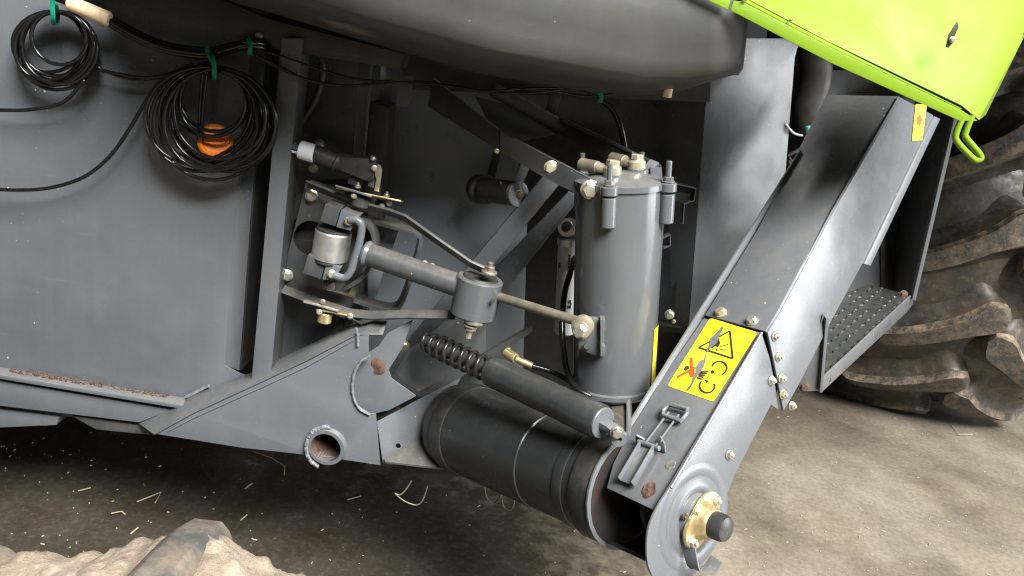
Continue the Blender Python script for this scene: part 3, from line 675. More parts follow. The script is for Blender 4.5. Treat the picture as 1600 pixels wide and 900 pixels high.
# foot bracket
plate('foot_bracket', [(951, 622), (985, 617), (988, 640), (986, 682), (980, 684), (980, 625), (954, 630)], [-0.19, -0.19, -0.24, -0.42, -0.42, -0.20, -0.20], 0.02, CYL, cy)
plate('foot_web', [(954, 630), (979, 626), (979, 676), (960, 660)], [-0.16, -0.16, -0.37, -0.37], 0.006, DARK, cy)
rod('foot_fitting', P(949, 612, -0.19), P(947, 628, -0.19), M(6, -.19), BRASS, cy)
DY = 0.0
# ---- white damper behind
sh = empty('white_damper', P(887, 420, 0.02), ROOT)
sa, sb = P(889, 374, 0.02), P(882, 520, 0.02)
rod('damper_tube', sa, sb, M(16.5, 0.02), WHITE, sh, 28)
rod('damper_cap', P(889, 370, 0.02), P(888.6, 384, 0.02), M(18, 0.02), STEEL, sh, 28)
lathe('damper_eye', P(887, 355, 0.0), V((-0.6, -1, 0)), ring_prof(M(7, 0), M(14, 0), -0.012, 0.012), STEEL, sh, 28)
rod('eye_pin', P(884, 353, -0.02), P(892, 358, 0.02), M(7, 0), RUB, sh)
def text_on(name, body, centre, xdir, ydir, size, mat, parent, depth=0.0006):
    cu = bpy.data.curves.new(name, 'FONT'); cu.body = body; cu.size = size; cu.align_x = 'CENTER'; cu.align_y = 'CENTER'; cu.extrude = depth / 2
    to = bpy.data.objects.new('tmp', cu); COL.objects.link(to)
    dg = bpy.context.evaluated_depsgraph_get(); me = bpy.data.meshes.new_from_object(to.evaluated_get(dg)); bpy.data.objects.remove(to)
    bm = bmesh.new(); bm.from_mesh(me); z = xdir.cross(ydir)
    for v in bm.verts: v.co = centre + xdir * v.co.x + ydir * v.co.y + z * v.co.z
    return link(name, bm, mat, parent)
dax = (sa - sb).normalized()
bm = bmesh.new()
R_ = M(16.5, 0.02) + 0.0012
def on_d(py, ang):
    c = P(889 - (py - 374) * 0.048, py, 0.02); s_ = V((1, 0, 0)); s_ = (s_ - dax * s_.dot(dax)).normalized(); f_ = s_.cross(dax); f_ = f_ if f_.y < 0 else -f_
    return c + (s_ * math.sin(math.radians(ang)) + f_ * math.cos(math.radians(ang))) * R_
for p0, p1, a0, a1 in ((394, 397, -2, 10), (398, 401, -2, 8), (402, 406, -2, 10), (407, 410, 0, 8), (411, 414, -2, 10), (415, 418, -2, 7), (408, 416, -58, -44), (464, 469, 8, 26), (469, 472, 20, 30), (472, 477, 6, 26)):
    q = [on_d(p0, a0), on_d(p0, a1), on_d(p1, a1), on_d(p1, a0)]; bm.faces.new([bm.verts.new(v) for v in q])
link('printed_text', bm, INK, sh, kind='stuff')
tube('black_hose', PP([(898, 402), (890, 430), (882, 460), (878, 510), (882, 560), (890, 590), (905, 610), (930, 622), (950, 628)], [0.0, -0.08, -0.14, -0.2, -0.23, -0.26, -0.3, -0.31, -0.31]), 0.0075, BLACKP, ROOT, 12, smooth_path=8)
tube('black_hose', PP([(938, 155), (958, 172), (970, 200), (977, 236)], 0.03), 0.0085, BLACKP, ROOT, 12, smooth_path=8)

# ---- lower strut with coil spring
su = empty('spring_strut', P(840, 610, -0.2), ROOT)
s0, s1 = P(664, 532, -0.10), P(768, 580, -0.22); s2 = P(940, 660, -0.48)
d01 = s1 - s0; x_, y_, _ = frame_of(d01); hel = []
turns = 8.5
for i in range(int(turns * 18) + 1):
    t = i / (turns * 18); a = t * turns * 2 * math.pi
    hel.append(s0 + d01 * t + (x_ * math.cos(a) + y_ * math.sin(a)) * (M(17, -0.1) * (0.75 + 0.25 * min(1, t * 5))))
tube('coil_spring', hel, 0.0053, SPRING, su, 8)
rod('spring_rod', s0, s1, M(9, -0.1), RUB, su)
L2 = (s2 - s1).length; r1 = M(25, -0.2)
lathe('strut_body', s1, s2 - s1, [(0, 0), (0, r1 * 0.85), (0.006, r1 * 0.98), (0.035, r1), (0.037, r1 * 0.985), (L2 * 0.72, r1 * 0.985), (L2 * 0.722, r1 * 1.0), (L2 - 0.004, r1), (L2, r1 * 0.94), (L2, 0)], TUBE, su, 40)
ed = (s2 - s1).normalized()
rod('end_cap', s2, s2 + ed * 0.006, r1 * 0.9, GREY, su, 36)
strap('end_eye', [s2 + ed * 0.004, P(955, 668, -0.50), P(964, 676, -0.52)], 0.03, 0.012, FRONT, GREY, su)
lathe('eye_ring', P(963, 676, -0.50), V((0.1, -1, 0)), ring_prof(0.006, M(12, -.3), 0, 0.03), GREY, su, 28)
bolt(P(963, 676, -0.532), V((0.1, -1, 0.1)), 0.0135, su)
rod('bleed_fitting', P(790, 550, -0.17), P(806, 560, -0.19), M(8, -.1), BRASS, su, 16)
rod('hose_ferrule', P(806, 560, -0.19), P(832, 572, -0.2), M(5.5, -.1), BRASS, su, 16)
bolt(P(794, 546, -0.17), V((0, -.2, 1)), 0.007, su, BRASS, 'fitting_nut')
tube('strut_hose', PP([(832, 572), (860, 580), (890, 596), (910, 612)], [-0.2, -0.2, -0.22, -0.24]), 0.0065, BLACKP, su, 10, smooth_path=8)

# ================================================================ AUGER AND ELEVATOR
AX0 = P(700, 655, 0.0); AX1 = P(1075, 800, -0.6); av = (AX1 - AX0).normalized()
def RL(px, py): return PL(px, py, AX1, av)
ev = (RL(1405, 155) - RL(1060, 750)).normalized(); wv = av.cross(ev)
O = RL(1060, 750)
def LL(px, py): return PL(px, py, O, wv)
cen = RL(1085, 808)
# auger tube along the bearing axis
au = empty('auger_tube', cen - av * 0.45, ROOT)
TR = 0.116; ta = cen - av * 0.765; tb = cen - av * 0.19
Lt = (tb - ta).length
lathe('tube_shell', ta, av, [(0, TR), (Lt, TR)], TUBE, au, 72)
lathe('tube_sleeve', ta + av * 0.045, av, [(0, TR), (0.002, TR + 0.003), (0.30, TR + 0.003), (0.302, TR)], TUBE, au, 72)
for t0, t1, rr, m in ((0.0, 0.05, 0.008, RUB), (0.47, 0.50, 0.003, TUBE), (0.525, 0.59, 0.008, RUB)):
    lathe('tube_band', ta + av * t0, av, [(0, TR), (0.001, TR + rr * .7), (0.006, TR + rr), (t1 - t0 - 0.006, TR + rr), (t1 - t0 - 0.001, TR + rr * .7), (t1 - t0, TR)], m, au, 72)
lathe('tube_end_ring', ta - av * 0.05, av, [(0, TR * 0.6), (0.01, TR * 0.98), (0.03, TR * 1.02), (0.05, TR)], RUB, au, 60)

el = empty('grain_elevator', cen - av * 0.1, ROOT)
IN = -av
def pR(name, pts, th, mat, off=0.0, holes=(), **kw):
    return plate(name, [RL(*q) + av * off for q in pts], 0, th, mat, kw.pop('parent', el), holes=[[RL(*q) + av * off for q in h] for h in holes], ext=-av, **kw)
def pL(name, pts, th, mat, off=0.0, **kw):
    return plate(name, [LL(*q) + wv * off for q in pts], 0, th, mat, kw.pop('parent', el), ext=-wv, **kw)
# lower side (bearing side): straight flanks and a round end
def rc(ang, r, t=0.0): a = math.radians(ang); return cen + (ev * math.cos(a) + wv * math.sin(a)) * r + av * t
RW = (O - cen).dot(wv)            # distance of the ridge from the bearing axis
side = [RL(1190, 520), RL(1120, 640)] + spline([cen + ev * a + wv * b for a, b in ((0.1, .112), (0.0, .113), (-.04, .115), (-.07, .112), (-.094, .103), (-.12, .08), (-.14, .05), (-.148, .015), (-.145, -.02), (-.13, -.06), (-.1, -.085), (-.06, -.095), (-.02, -.085))], 3) + [RL(1148, 742), RL(1205, 632), RL(1216, 640), RL(1211, 600), RL(1203, 560)]
plate('side_plate', side, 0, 0.005, GREY, el, ext=-av, bevel=0.0012)
top_side = [(1404, 152), (1456, 180), (1345, 412), (1297, 500), (1246, 600), (1222, 642), (1214, 600), (1206, 560), (1197, 519), (1215, 490), (1300, 330)]
pR('upper_side_plate', top_side, 0.006, GREY, 0.004)
pR('side_flange', [(1456, 182), (1465, 186), (1356, 415), (1346, 412)], 0.02, GREY, 0.007)
pL('front_plate', [(1100, 497), (1190, 520), (1120, 640), (1046, 764), (1022, 797), (948, 762), (958, 725), (1000, 640)], 0.004, GREY, 0)
pL('upper_front_plate', [(1292, 150), (1404, 152), (1300, 330), (1215, 490), (1197, 519.5), (1103, 494), (1185, 360)], 0.005, GREY, 0.004)
tube('fold_edge', [RL(1404, 152), RL(1300, 330), RL(1215, 490), RL(1196, 517)], 0.0028, GREY, el, 8)
tube('fold_edge', [RL(1190, 520), RL(1120, 640), RL(1048, 762)], 0.0035, GREY, el, 8)
# inner (tube side) plate with round end
d2 = -av * 0.172
inner = [rc(a, RW * 1.30) + d2 for a in range(50, 271, 15)] + [RL(1230, 560) + d2, RL(1404, 152) + d2, RL(1330, 160) + d2]
inner = [rc(a, 0.128) + d2 for a in range(62, 256, 12)] + [rc(270, 0.05), rc(270, 0.05) + ev * 0.9 + d2, rc(62, 0.128) + ev * 0.9 + d2]
plate('inner_side_plate', inner, 0, 0.006, GREY, el, ext=-av)
plate('rear_plate', [rc(270, 0.046) + ev * 0.05 - av * 0.006, rc(270, 0.046) + ev * 0.9 - av * 0.006, rc(270, 0.046) + ev * 0.9 + d2, rc(270, 0.046) + ev * 0.05 + d2], 0, 0.004, DARK, el, ext=wv)
plate('opening_shade_plate', [rc(a, 0.118) - av * 0.1705 for a in range(60, 300, 12)] + [rc(300, 0.118) + ev * 0.15 - av * 0.1705, rc(60, 0.118) + ev * 0.15 - av * 0.1705], 0, 0.001, INNER, el, ext=-av, bevel=0)  # dark sheet added for the shade inside the elevator opening
rod('auger_shaft', cen - av * 0.165, cen - av * 0.006, 0.022, INNER, el, 20)
lathe('sprocket', cen - av * 0.09, av, [(0, 0.02), (0, 0.06), (0.012, 0.06), (0.012, 0.02)], INNER, el, 18)
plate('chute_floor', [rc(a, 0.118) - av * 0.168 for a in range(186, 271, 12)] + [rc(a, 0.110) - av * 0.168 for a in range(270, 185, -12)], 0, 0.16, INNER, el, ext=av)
# pressed rings round the bearing
def emb(r, w, h):
    return [(-0.001, r - w), (h * 0.6, r - w * 0.5), (h, r), (h * 0.6, r + w * 0.5), (-0.001, r + w)]
lathe('pressed_ring', cen, av, emb(0.096, 0.016, 0.0035), GREY, el, 72)
lathe('pressed_ring', cen, av, emb(0.062, 0.018, 0.006), GREY, el, 72)
lathe('boss_plate', cen, av, [(0.001, 0.05), (0.012, 0.046), (0.013, 0)], GREY, el, 48)
be = el
bm = bmesh.new(); q = []
for k in range(40):
    a = 2 * math.pi * k / 40; lobe = 0.036 + 0.026 * abs(math.cos(a)) ** 2.2
    q.append(cen + av * 0.014 + (ev * math.cos(a) + wv * math.sin(a)) * lobe)
add_plate(bm, q, av * 0.008); link('flange_plate', bm, BRASS, be, bevel=0.0015)
lathe('flange_collar', cen + av * 0.022, av, [(0, 0.04), (0.004, 0.036), (0.020, 0.033), (0.026, 0.029), (0.028, 0)], BRASS, be, 40)
lathe('hub_cap', cen + av * 0.046, av, [(0, 0), (0, 0.0275), (0.022, 0.0265), (0.030, 0.023), (0.033, 0.016), (0.034, 0)], CAPB, be, 40)
for s in (1, -1): bolt(cen + av * 0.022 + ev * 0.049 * s, av, 0.0125, be, ZINC, stud=0.3)
bolt(cen + av * 0.024 + wv * 0.036, av, 0.009, be, BRASS)
strap('flange_tail', [cen - ev * 0.06 + av * 0.02 - wv * 0.005, cen - ev * 0.085 + av * 0.035 - wv * 0.03, cen - ev * 0.07 + av * 0.05 - wv * 0.05, cen - ev * 0.045 + av * 0.055 - wv * 0.05], 0.03, 0.003, av, GREY, be, rounds=5)
bolt(rc(115, 0.05, 0.012), av, 0.007, be, RUST)
# fixings on the housing
for q in ((1207, 525), (1213, 557), (1217, 590), (1204, 594), (1219, 615), (1233, 633), (1138, 710)): bolt(RL(*q) + av * (0.005 if q[0] > 1206 else 0.001), av, 0.0105, el, stud=0.35)
for q in ((1128, 491), (1177, 504)): bolt(LL(*q) + wv * 0.004, wv, 0.0135, el)
# latch: lever channel, rods and loop
def L3(px, py, h): return LL(px, py) + wv * h
lt = el
bm = bmesh.new(); a0, a1 = L3(1018, 703, 0.012), L3(984, 760, 0.012)
add_bar(bm, a0, a1, av * 0.017, wv * 0.0015)
for s in (-1, 1): add_bar(bm, a0 + av * 0.0175 * s + wv * 0.005, a1 + av * 0.0175 * s + wv * 0.004, av * 0.0014, wv * 0.0085)
link('latch_lever', bm, GREY, lt, bevel=0.0007)
rod('latch_pivot', L3(1018, 702, 0.016) - av * 0.026, L3(1018, 702, 0.016) + av * 0.030, 0.0055, GREY, lt)
strap('latch_foot', [L3(1035, 706, 0.002), L3(1038, 700, 0.014), L3(1034, 694, 0.02)], 0.02, 0.004, av, GREY, lt)
strap('latch_foot', [L3(1000, 696, 0.002), L3(1004, 690, 0.014), L3(1008, 692, 0.02)], 0.02, 0.004, av, GREY, lt)
for s in (-1, 1): rod('latch_rod', L3(1056, 650, 0.010) + av * 0.013 * s, L3(1020, 702, 0.014) + av * 0.013 * s, 0.0026, GREY, lt, 10)
tube('latch_loop', [L3(*q, 0.012) for q in ((1040, 646), (1050, 637), (1078, 645), (1077, 652), (1068, 663), (1040, 654))], 0.0052, GREY, lt, 10, closed=True)
for q, r in (((1048, 727), 0.010), ((1014, 766), 0.015), ((1003, 700), 0.008)):
    bm = bmesh.new(); c_ = L3(*q, 0.0)
    bmesh.ops.create_icosphere(bm, subdivisions=3, radius=r)
    for v in bm.verts: v.co = c_ + ev * v.co.x * 1.2 + av * v.co.y + wv * v.co.z * 0.16 + mnoise.noise_vector(v.co * 120 + c_) * r * 0.25
    link('rust_spot' if r > 0.008 and q[0] != 1048 else 'chipped_patch', bm, RUST if q[0] != 1048 else ZINC, el)
# warning sticker
def sticker(name, corners, plane, nrm, rad, parent):
    pts = []
    cs = [plane(*c) for c in corners]
    for i in range(4):
        p, a, b = cs[i], cs[i - 1], cs[(i + 1) % 4]; da = (a - p).normalized() * rad; db = (b - p).normalized() * rad
        for t in (0, 0.33, 0.67, 1): pts.append((p + da) * (1 - t) ** 2 + p * 2 * t * (1 - t) + (p + db) * t * t)
    bm = bmesh.new(); add_plate(bm, [p + nrm * 0.0010 for p in pts], -nrm * 0.0006); return bm
bm = sticker('s', [(1110, 497), (1184, 520), (1115, 628), (1043, 603)], LL, wv, 0.008, el)
H1 = wv * 0.0016; H2 = wv * 0.0020; H3 = wv * 0.0024
def q2(cx, cy): return LL(1020 + cx / 5.296, 480 + cy / 5.296)
def face(pts, off, mi): bm.faces.new([bm.verts.new(p + off) for p in pts]).material_index = mi
def line(a, b, wpx, off, mi):
    A, B = q2(*a), q2(*b); t = (B - A).normalized(); n = wv.cross(t) * (wpx / 5.296 * 1.75 / F)
    face([A - n, B - n, B + n, A + n], off, mi)
tri = [(640, 200), (664, 428), (382, 337)]
for i in range(3): line(tri[i], tri[(i + 1) % 3], 8.5, H1, 1)
def arc(cx, cy, r, a0, a1, wpx, mi):
    pr_ = None
    for k in range(15):
        a = math.radians(a0 + (a1 - a0) * k / 14); p = (cx + r * math.cos(a), cy + r * 0.9 * math.sin(a))
        if pr_: line(pr_, p, wpx, H1, mi)
        pr_ = p
arc(553, 507, 62, -165, 70, 8.5, 1); arc(452, 655, 63, -20, 225, 8.5, 1)
face([q2(480, 522), q2(518, 540), q2(490, 560)], H1, 1); face([q2(425, 600), q2(470, 612), q2(448, 632)], H1, 1)
face([q2(485, 535), q2(515, 545), q2(500, 520)], H1, 1)
line((320, 420), (330, 580), 13, H2, 2); line((205, 583), (350, 505), 13, H2, 2)
face([q2(300, 540), q2(345, 500), q2(352, 560), q2(318, 585)], H2 + wv * 0.0002, 2)
face([q2(257, 520), q2(272, 492), q2(300, 488), q2(302, 512), q2(278, 530)], H1, 1)
for i in range(5): line((365 + i * 4 + 12 * (i % 2), 585 - i * 12), (410 + i * 14, 600 - i * 16), 7, H1, 1)
face([q2(470, 320), q2(505, 262), q2(545, 250), q2(562, 300), q2(545, 335), q2(520, 325), q2(490, 345)], H1, 1)
line((560, 330), (628, 310), 5, H1, 1); line((530, 345), (528, 368), 4, H1, 1); line((560, 350), (600, 362), 4, H1, 1)
# worn-through places where the latch rubbed
for blob in ([(470, 318), (480, 262), (515, 230), (552, 196), (575, 165), (592, 172), (560, 230), (548, 262), (535, 300), (515, 318), (478, 345), (462, 375), (445, 372)],
             [(446, 372), (430, 440), (400, 445), (360, 500), (362, 540), (335, 590), (318, 640), (280, 690), (300, 696), (330, 650), (360, 590), (392, 552), (425, 500), (440, 455)]):
    tr = tessellate_polygon([[q2(*b) for b in blob]])
    for t_ in tr: face([q2(*blob[i]) for i in t_], H3, 3)
bm2 = bm
for f in bm2.faces: f.normal_update()
me = None
link('warning_sticker', bm2, [YEL, INK, REDI, GREY], el, smooth=30)
bm = sticker('s', [(1427, 163), (1444, 164), (1437, 219), (1421, 220)], RL, av, 0.002, el)
for v in bm.verts: v.co += av * 0.0055
c_ = RL(1432, 188); 
f_ = bm.faces.new([bm.verts.new(c_ + (ev * math.cos(k) + wv * math.sin(k)) * (0.011 + 0.006 * (i % 2)) + av * 0.0075) for i, k in enumerate([j * math.pi / 5 for j in range(10)])]); f_.material_index = 1
link('warning_sticker', bm, [YEL, REDI], el)

# ================================================================ STEP
stp = empty('access_step', P(1360, 520, 0.1), ROOT)
c1 = P(1283, 606, -0.20); c2 = P(1426, 463, 0.60)
inw = V((0, 0, 1)).cross(c2 - c1).normalized(); inw = inw if inw.x < 0 else -inw
tn = (c2 - c1).cross(inw).normalized(); tn = tn if tn.z > 0 else -tn
def TP(x, y): return PL(x, y, c1, tn)
tread_pts = [TP(1283, 597), TP(1425, 462), TP(1425, 462) + inw * 0.30, TP(1283, 597) + inw * 0.30]
plate('tread_plate', tread_pts, 0, 0.004, TUBE, stp, ext=-tn)
u_ = (tread_pts[1] - tread_pts[0]); v_ = (tread_pts[3] - tread_pts[0])
bm = bmesh.new(); ud, vd = u_.normalized(), inw
for i in range(30):
    for j in range(11):
        if random.random() < 0.12: continue
        c_ = tread_pts[0] + u_ * ((i + 0.5 * (j % 2) + 0.5) / 30.5) + v_ * ((j + 0.4) / 11) + tn * 0.001
        sg = 1 if (i + j) % 2 else -1
        dr = (ud + vd * 0.6 * sg).normalized(); nr = tn.cross(dr)
        l_, w_ = 0.0075 * random.uniform(0.7, 1.1), 0.0026 * random.uniform(0.7, 1.2)
        b_ = [bm.verts.new(c_ + dr * l_ * a + nr * w_ * b + tn * h) for a, b, h in ((-1, 0, 0), (0, -1, 0), (1, 0, 0), (0, 1, 0), (-.6, 0, .004), (.6, 0, .004))]
        for f in ((0, 1, 4), (1, 5, 4), (1, 2, 5), (2, 3, 5), (3, 4, 5), (3, 0, 4)): bm.faces.new([b_[k] for k in f])
link('tread_stud', bm, GREYD, stp, kind='stuff')
rn = -inw; ra_ = P(1281, 601, -0.205); 
def RP(x, y): return PL(x, y, ra_, rn)
plate('front_rail', [RP(1281, 596), RP(1427, 459), RP(1427, 474), RP(1418, 487), RP(1283, 614)], 0, 0.006, GREY, stp, ext=inw)
for q in ((1297, 594), (1416, 476)): rod('rail_hole', RP(*q) + inw * 0.003, RP(*q) - inw * 0.0008, 0.0065, INK, stp, 12)
plate('side_upright', [P(1243, 612, -0.24), P(1279, 611, -0.21), P(1292, 490, -0.24), P(1286, 492, -0.25)], 0, 0.006, GREYD, stp, ext=BACK)
strap('upright_edge', [P(1281, 610, -0.215), P(1291, 494, -0.245)], 0.02, 0.007, BACK, GREY, stp)
bolt(P(1256, 604, -0.246), FRONT, 0.012, stp, RUST)
cy2 = c2.y
ep = P3((1426, 466, cy2), (1489, 195, cy2 - 0.12), (1360, 462, cy2 + 0.42))
plate('side_panel', [ep(1425, 464), ep(1487, 200), ep(1500, 130), ep(1440, 110), ep(1392, 330), ep(1380, 460)], 0, 0.004, GREYD, stp, ext=V((1, 0, 0)))
strap('panel_edge', [P(1426, 467, cy2 - 0.004), P(1457, 333, cy2 - 0.064), P(1489, 195, cy2 - 0.125), P(1508, 115, cy2 - 0.16)], 0.02, 0.012, BACK, GREY, stp)
bpn = P3((1300, 465, cy2 - 0.1), (1392, 466, cy2 + 0.2), (1340, 200, cy2 + 0.0))
plate('back_panel', [bpn(1250, 480), bpn(1396, 464), bpn(1450, 110), bpn(1300, 110)], 0, 0.006, GREYD, stp)
plate('back_panel_fold', [bpn(1374, 372) - BACK * .01, bpn(1388, 376) - BACK * .01, bpn(1400, 462) - BACK * .01, bpn(1376, 463) - BACK * .01], 0, 0.006, DARK, stp)
bolt(TP(1411, 462) + tn * 0.005, FRONT, 0.014, stp, RUST)

# ================================================================ WHEELS
def lathe_pts(o, ax_, prof, seg, bm, mi=0): add_lathe(bm, o, ax_, prof, seg, mi)
def tyre_r(s, hw, R):
    u = min(abs(s) / hw, 1.0); return R - 0.05 * u ** 2 * R - 0.10 * R * max(0, u - 0.85) ** 1.2
def lug(bm, cen_, ax_, up_, fwd, R, hw, th0, dth, s0_, s1_, h, wd, n=22, side=1):
    """bar from the shoulder to the centre line, with a rounded foot"""
    secs = []
    for i in range(n + 1):
        t = i / n; s = s0_ + (s1_ - s0_) * t; th = th0 + dth * (t ** 1.25)
        r = tyre_r(s, hw, R); k = 1.0 if 0 < i < n else 0.8
        ww = wd * (0.85 + 0.45 * math.exp(-((t - 0.9) / 0.16) ** 2)) * math.sqrt(max(0.12, 1 - max(0, (t - 0.88) / 0.12) ** 2))
        row = []
        for a, hh, e in ((-2.1, -0.012, 1), (-1.35, h * 0.18, 1), (-0.95, h * 0.55, 1), (-0.74, h * 0.96, 1), (0.66, h, 1), (0.82, h * 0.6, 1), (1.2, h * 0.18, 1), (1.9, -0.012, 1)):
            rr = r + hh * (k if hh > 0 else 1) + 0
            thh = th + a * ww / 2 / R; ss = s - a * ww * 0.35 * (1 if s1_ > s0_ else -1)
            row.append(bm.verts.new(cen_ + ax_ * ss + (up_ * math.sin(thh) + fwd * math.cos(thh)) * rr))
        secs.append(row)
    for A, B in zip(secs, secs[1:]):
        for i in range(7): bm.faces.new((A[i], A[i + 1], B[i + 1], B[i])).material_index = 1 if i in (2, 3, 4) else 0
    bm.faces.new(secs[0][::-1]); bm.faces.new(secs[-1])
WR = 1.0; wc = V((0, 0, 0))
pf = P(1576, 425, 1.46); wax = V((1, -0.10, 0.0)).normalized(); wfw = V((-0.10, -1, 0)).normalized()
wc = V((pf.x + 0.03, pf.y, 0)) - wfw * (WR); wc.z = WR - 0.02
wh = empty('drive_wheel', wc, ROOT)
HW = 0.46
bm = bmesh.new()
prof = [(s, tyre_r(s, HW, WR)) for s in [-HW + 2 * HW * i / 24 for i in range(25)]]
prof = [(-HW + 0.02, 0.62 * WR), (-HW - 0.03, 0.72 * WR), (-HW - 0.025, 0.85 * WR)] + prof + [(HW + 0.025, 0.85 * WR), (HW + 0.03, 0.72 * WR), (HW - 0.02, 0.62 * WR)]
add_lathe(bm, wc, wax, prof, 96)
link('tyre', bm, TYRE, wh, smooth=60)
lathe('rim', wc, wax, [(-HW + 0.03, 0.63 * WR), (-HW + 0.10, 0.58 * WR), (-0.1, 0.5 * WR), (-0.1, 0)], plain('rim_paint', (0.5, 0.5, 0.45), 0.4), wh, 48)
NL = 16
for k in range(NL):
    th = 2 * math.pi * k / NL + 0.02
    for side in (-1, 1):
        t0 = th + (0 if side < 0 else math.pi / NL)
        if not (-1.35 < math.atan2(math.sin(t0), math.cos(t0)) < 1.35): continue
        bm = bmesh.new()
        lug(bm, wc, wax, V((0, 0, 1)), wfw, WR, HW, t0 - 0.10, 0.27 if side < 0 else 0.33, side * (HW + 0.01), -side * 0.01, 0.095, 0.112, side=side)
        bmesh.ops.subdivide_edges(bm, edges=bm.edges, cuts=1, use_grid_fill=True)
        for v in bm.verts: v.co += mnoise.noise_vector(v.co * 7) * 0.003 + mnoise.noise_vector(v.co * 45) * 0.0012
        link('tread_lug', bm, [TYRE, LUG], wh, smooth=48, bevel=0)

# wheel close to the camera, only its tread top in view
T = P(330, 815, -1.15); FR = T.z / 2.0; fc = V((T.x, -1.33, FR))
ft = empty('muddy_wheel', (fc.x, fc.y, 0), label='muddy tractor tyre with dried earth packed between its rubber lugs, lying nearest the viewer', cat='tyre')
fax = V((0.05, -1, 0)).normalized(); ffw = V((1, 0.05, 0)).normalized()
FW = 0.17
bm = bmesh.new()
prof = [(-FW + 0.01, 0.6 * FR), (-FW - 0.02, 0.78 * FR)] + [(s, tyre_r(s, FW, FR) - 0.012) for s in [-FW + 2 * FW * i / 10 for i in range(11)]] + [(FW + 0.02, 0.78 * FR), (FW - 0.01, 0.6 * FR)]
add_lathe(bm, fc, fax, prof, 80); link('tyre', bm, TYRE, ft, smooth=60)
lathe('rim', fc, fax, [(-FW + 0.02, 0.62 * FR), (-0.05, 0.5 * FR), (-0.05, 0)], plain('rim_steel', (0.4, 0.4, 0.38), 0.5), ft, 40)
flug = []
for k in range(11):
    th = math.pi / 2 + 0.005 + 2 * math.pi * k / 11
    flug.append(th)
    bm = bmesh.new(); secs = []
    for i in range(11):
        t = i / 10; s = -FW - 0.005 + (2 * FW + 0.01) * t; r = tyre_r(s, FW, FR); row = []
        tt = th - 0.02 + 0.04 * t
        for a, hh in ((-1.75, -0.02), (-1.0, 0.024), (-0.6, 0.036), (0.6, 0.036), (1.0, 0.028), (1.5, -0.02)):
            q_ = tt + a * 0.027 / FR
            row.append(bm.verts.new(fc + fax * s + (V((0, 0, 1)) * math.sin(q_) + ffw * math.cos(q_)) * (r + hh)))
        secs.append(row)
    for A, B in zip(secs, secs[1:]):
        for i in range(5): bm.faces.new((A[i], A[i + 1], B[i + 1], B[i]))
    bm.faces.new(secs[0][::-1]); bm.faces.new(secs[-1])
    link('tread_lug', bm, LUGR, ft, bevel=0.002)
# lumpy earth packed between the lugs
bm = bmesh.new(); NT, NS = 190, 36; g = []
for i in range(NT + 1):
    th = math.radians(35) + math.radians(120) * i / NT; row = []
    for j in range(NS + 1):
        s = -FW - 0.004 + (2 * FW + 0.008) * j / NS
        near = min(abs(q) * (0.55 if q < 0 else 1.0) for q in [((th - l - (-0.02 + 0.04 * j / NS) + math.pi) % (2 * math.pi)) - math.pi for l in flug])
        p = V((th * 12 * FR, s * 12, 3.1)); b_ = mnoise.fractal(p * 1.2, 0.7, 2.2, 5) * 0.016
        hgt = -0.010 + 0.027 * math.exp(-(near / 0.16) ** 2) + b_ + mnoise.noise(p * 6) * 0.005
        hgt -= 0.02 * max(0, abs(s / FW) - 0.9) * 8
        row.append(bm.verts.new(fc + fax * s + (V((0, 0, 1)) * math.sin(th) + ffw * math.cos(th)) * (tyre_r(s, FW, FR) + hgt)))
    g.append(row)
for A, B in zip(g, g[1:]):
    for j in range(NS): bm.faces.new((A[j], A[j + 1], B[j + 1], B[j]))
link('packed_mud', bm, SOIL, ft, smooth=70, kind='stuff')

# ================================================================ CABLES
def coil(cx, cy, rx, ry, turns, y, dr, pre, post, seed, r):
    rnd = random.Random(seed); pts = list(pre); n = int(turns * 22)
    ph = 0; w0 = 1
    offs = [(rnd.uniform(-dr, dr), rnd.uniform(-dr, dr), rnd.uniform(-dr, dr) * 1.2, rnd.uniform(-dr, dr), rnd.uniform(-0.035, 0.03), rnd.choice((0.56, 0.68, 0.78, 0.86, 0.93, 0.98, 1.02, 1.06))) for _ in range(int(turns) + 3)]
    for i in range(n):
        t = i / 22; k = int(t); f = t - k; f = f * f * (3 - 2 * f)
        o = [a * (1 - f) + b * f for a, b in zip(offs[k], offs[k + 1])]
        a = -math.pi / 2 + 2 * math.pi * t
        hang = 0.5 - 0.5 * math.sin(-a)      # loops gather at the tie on top
        hang = 0.25 + 0.75 * (0.5 + 0.5 * math.sin(a))
        pts.append(P(cx + o[0] * (0.55 + 0.45 * hang) + (rx + o[2] * 0.5) * (0.1 + 0.9 * o[5]) * math.cos(a), cy - ry + ry * o[5] + o[1] * 0.4 * hang + (ry * o[5] + o[3] * 0.4 * hang) * math.sin(a), y + o[4]))
    return pts + list(post)
c1_ = empty('cable_coil', P(86, 20, -0.03), label='smaller coil of thin black cable with one green tie, hung beside cream taped hose', cat='cable coil', group='black cable coils hanging on the grey panel')
pre = PP([(325, 98), (290, 108), (225, 120), (170, 112)], -0.05)
pts = coil(86, 78, 64, 60, 10.45, -0.06, 9, [], [], 3, 0)
post = PP([(128, 130), (98, 160), (50, 171), (0, 172), (-60, 170)], [-0.08, -0.07, -0.06, -0.05, -0.05])
tube('cable', spline(pts[::2], 3) + spline([pts[-1]] + post, 7)[1:], 0.0046, BLACKP, c1_, 8)
tube('cable_tail', spline([P(146, 92, -0.06)] + PP([(158, 108), (190, 116), (235, 121), (290, 108), (330, 96)], -0.055), 7), 0.0036, BLACKP, c1_, 8)
tube('cable_tail', spline(PP([(140, 104), (165, 112), (205, 124), (250, 120), (300, 100)], -0.052), 7), 0.0036, BLACKP, c1_, 8)
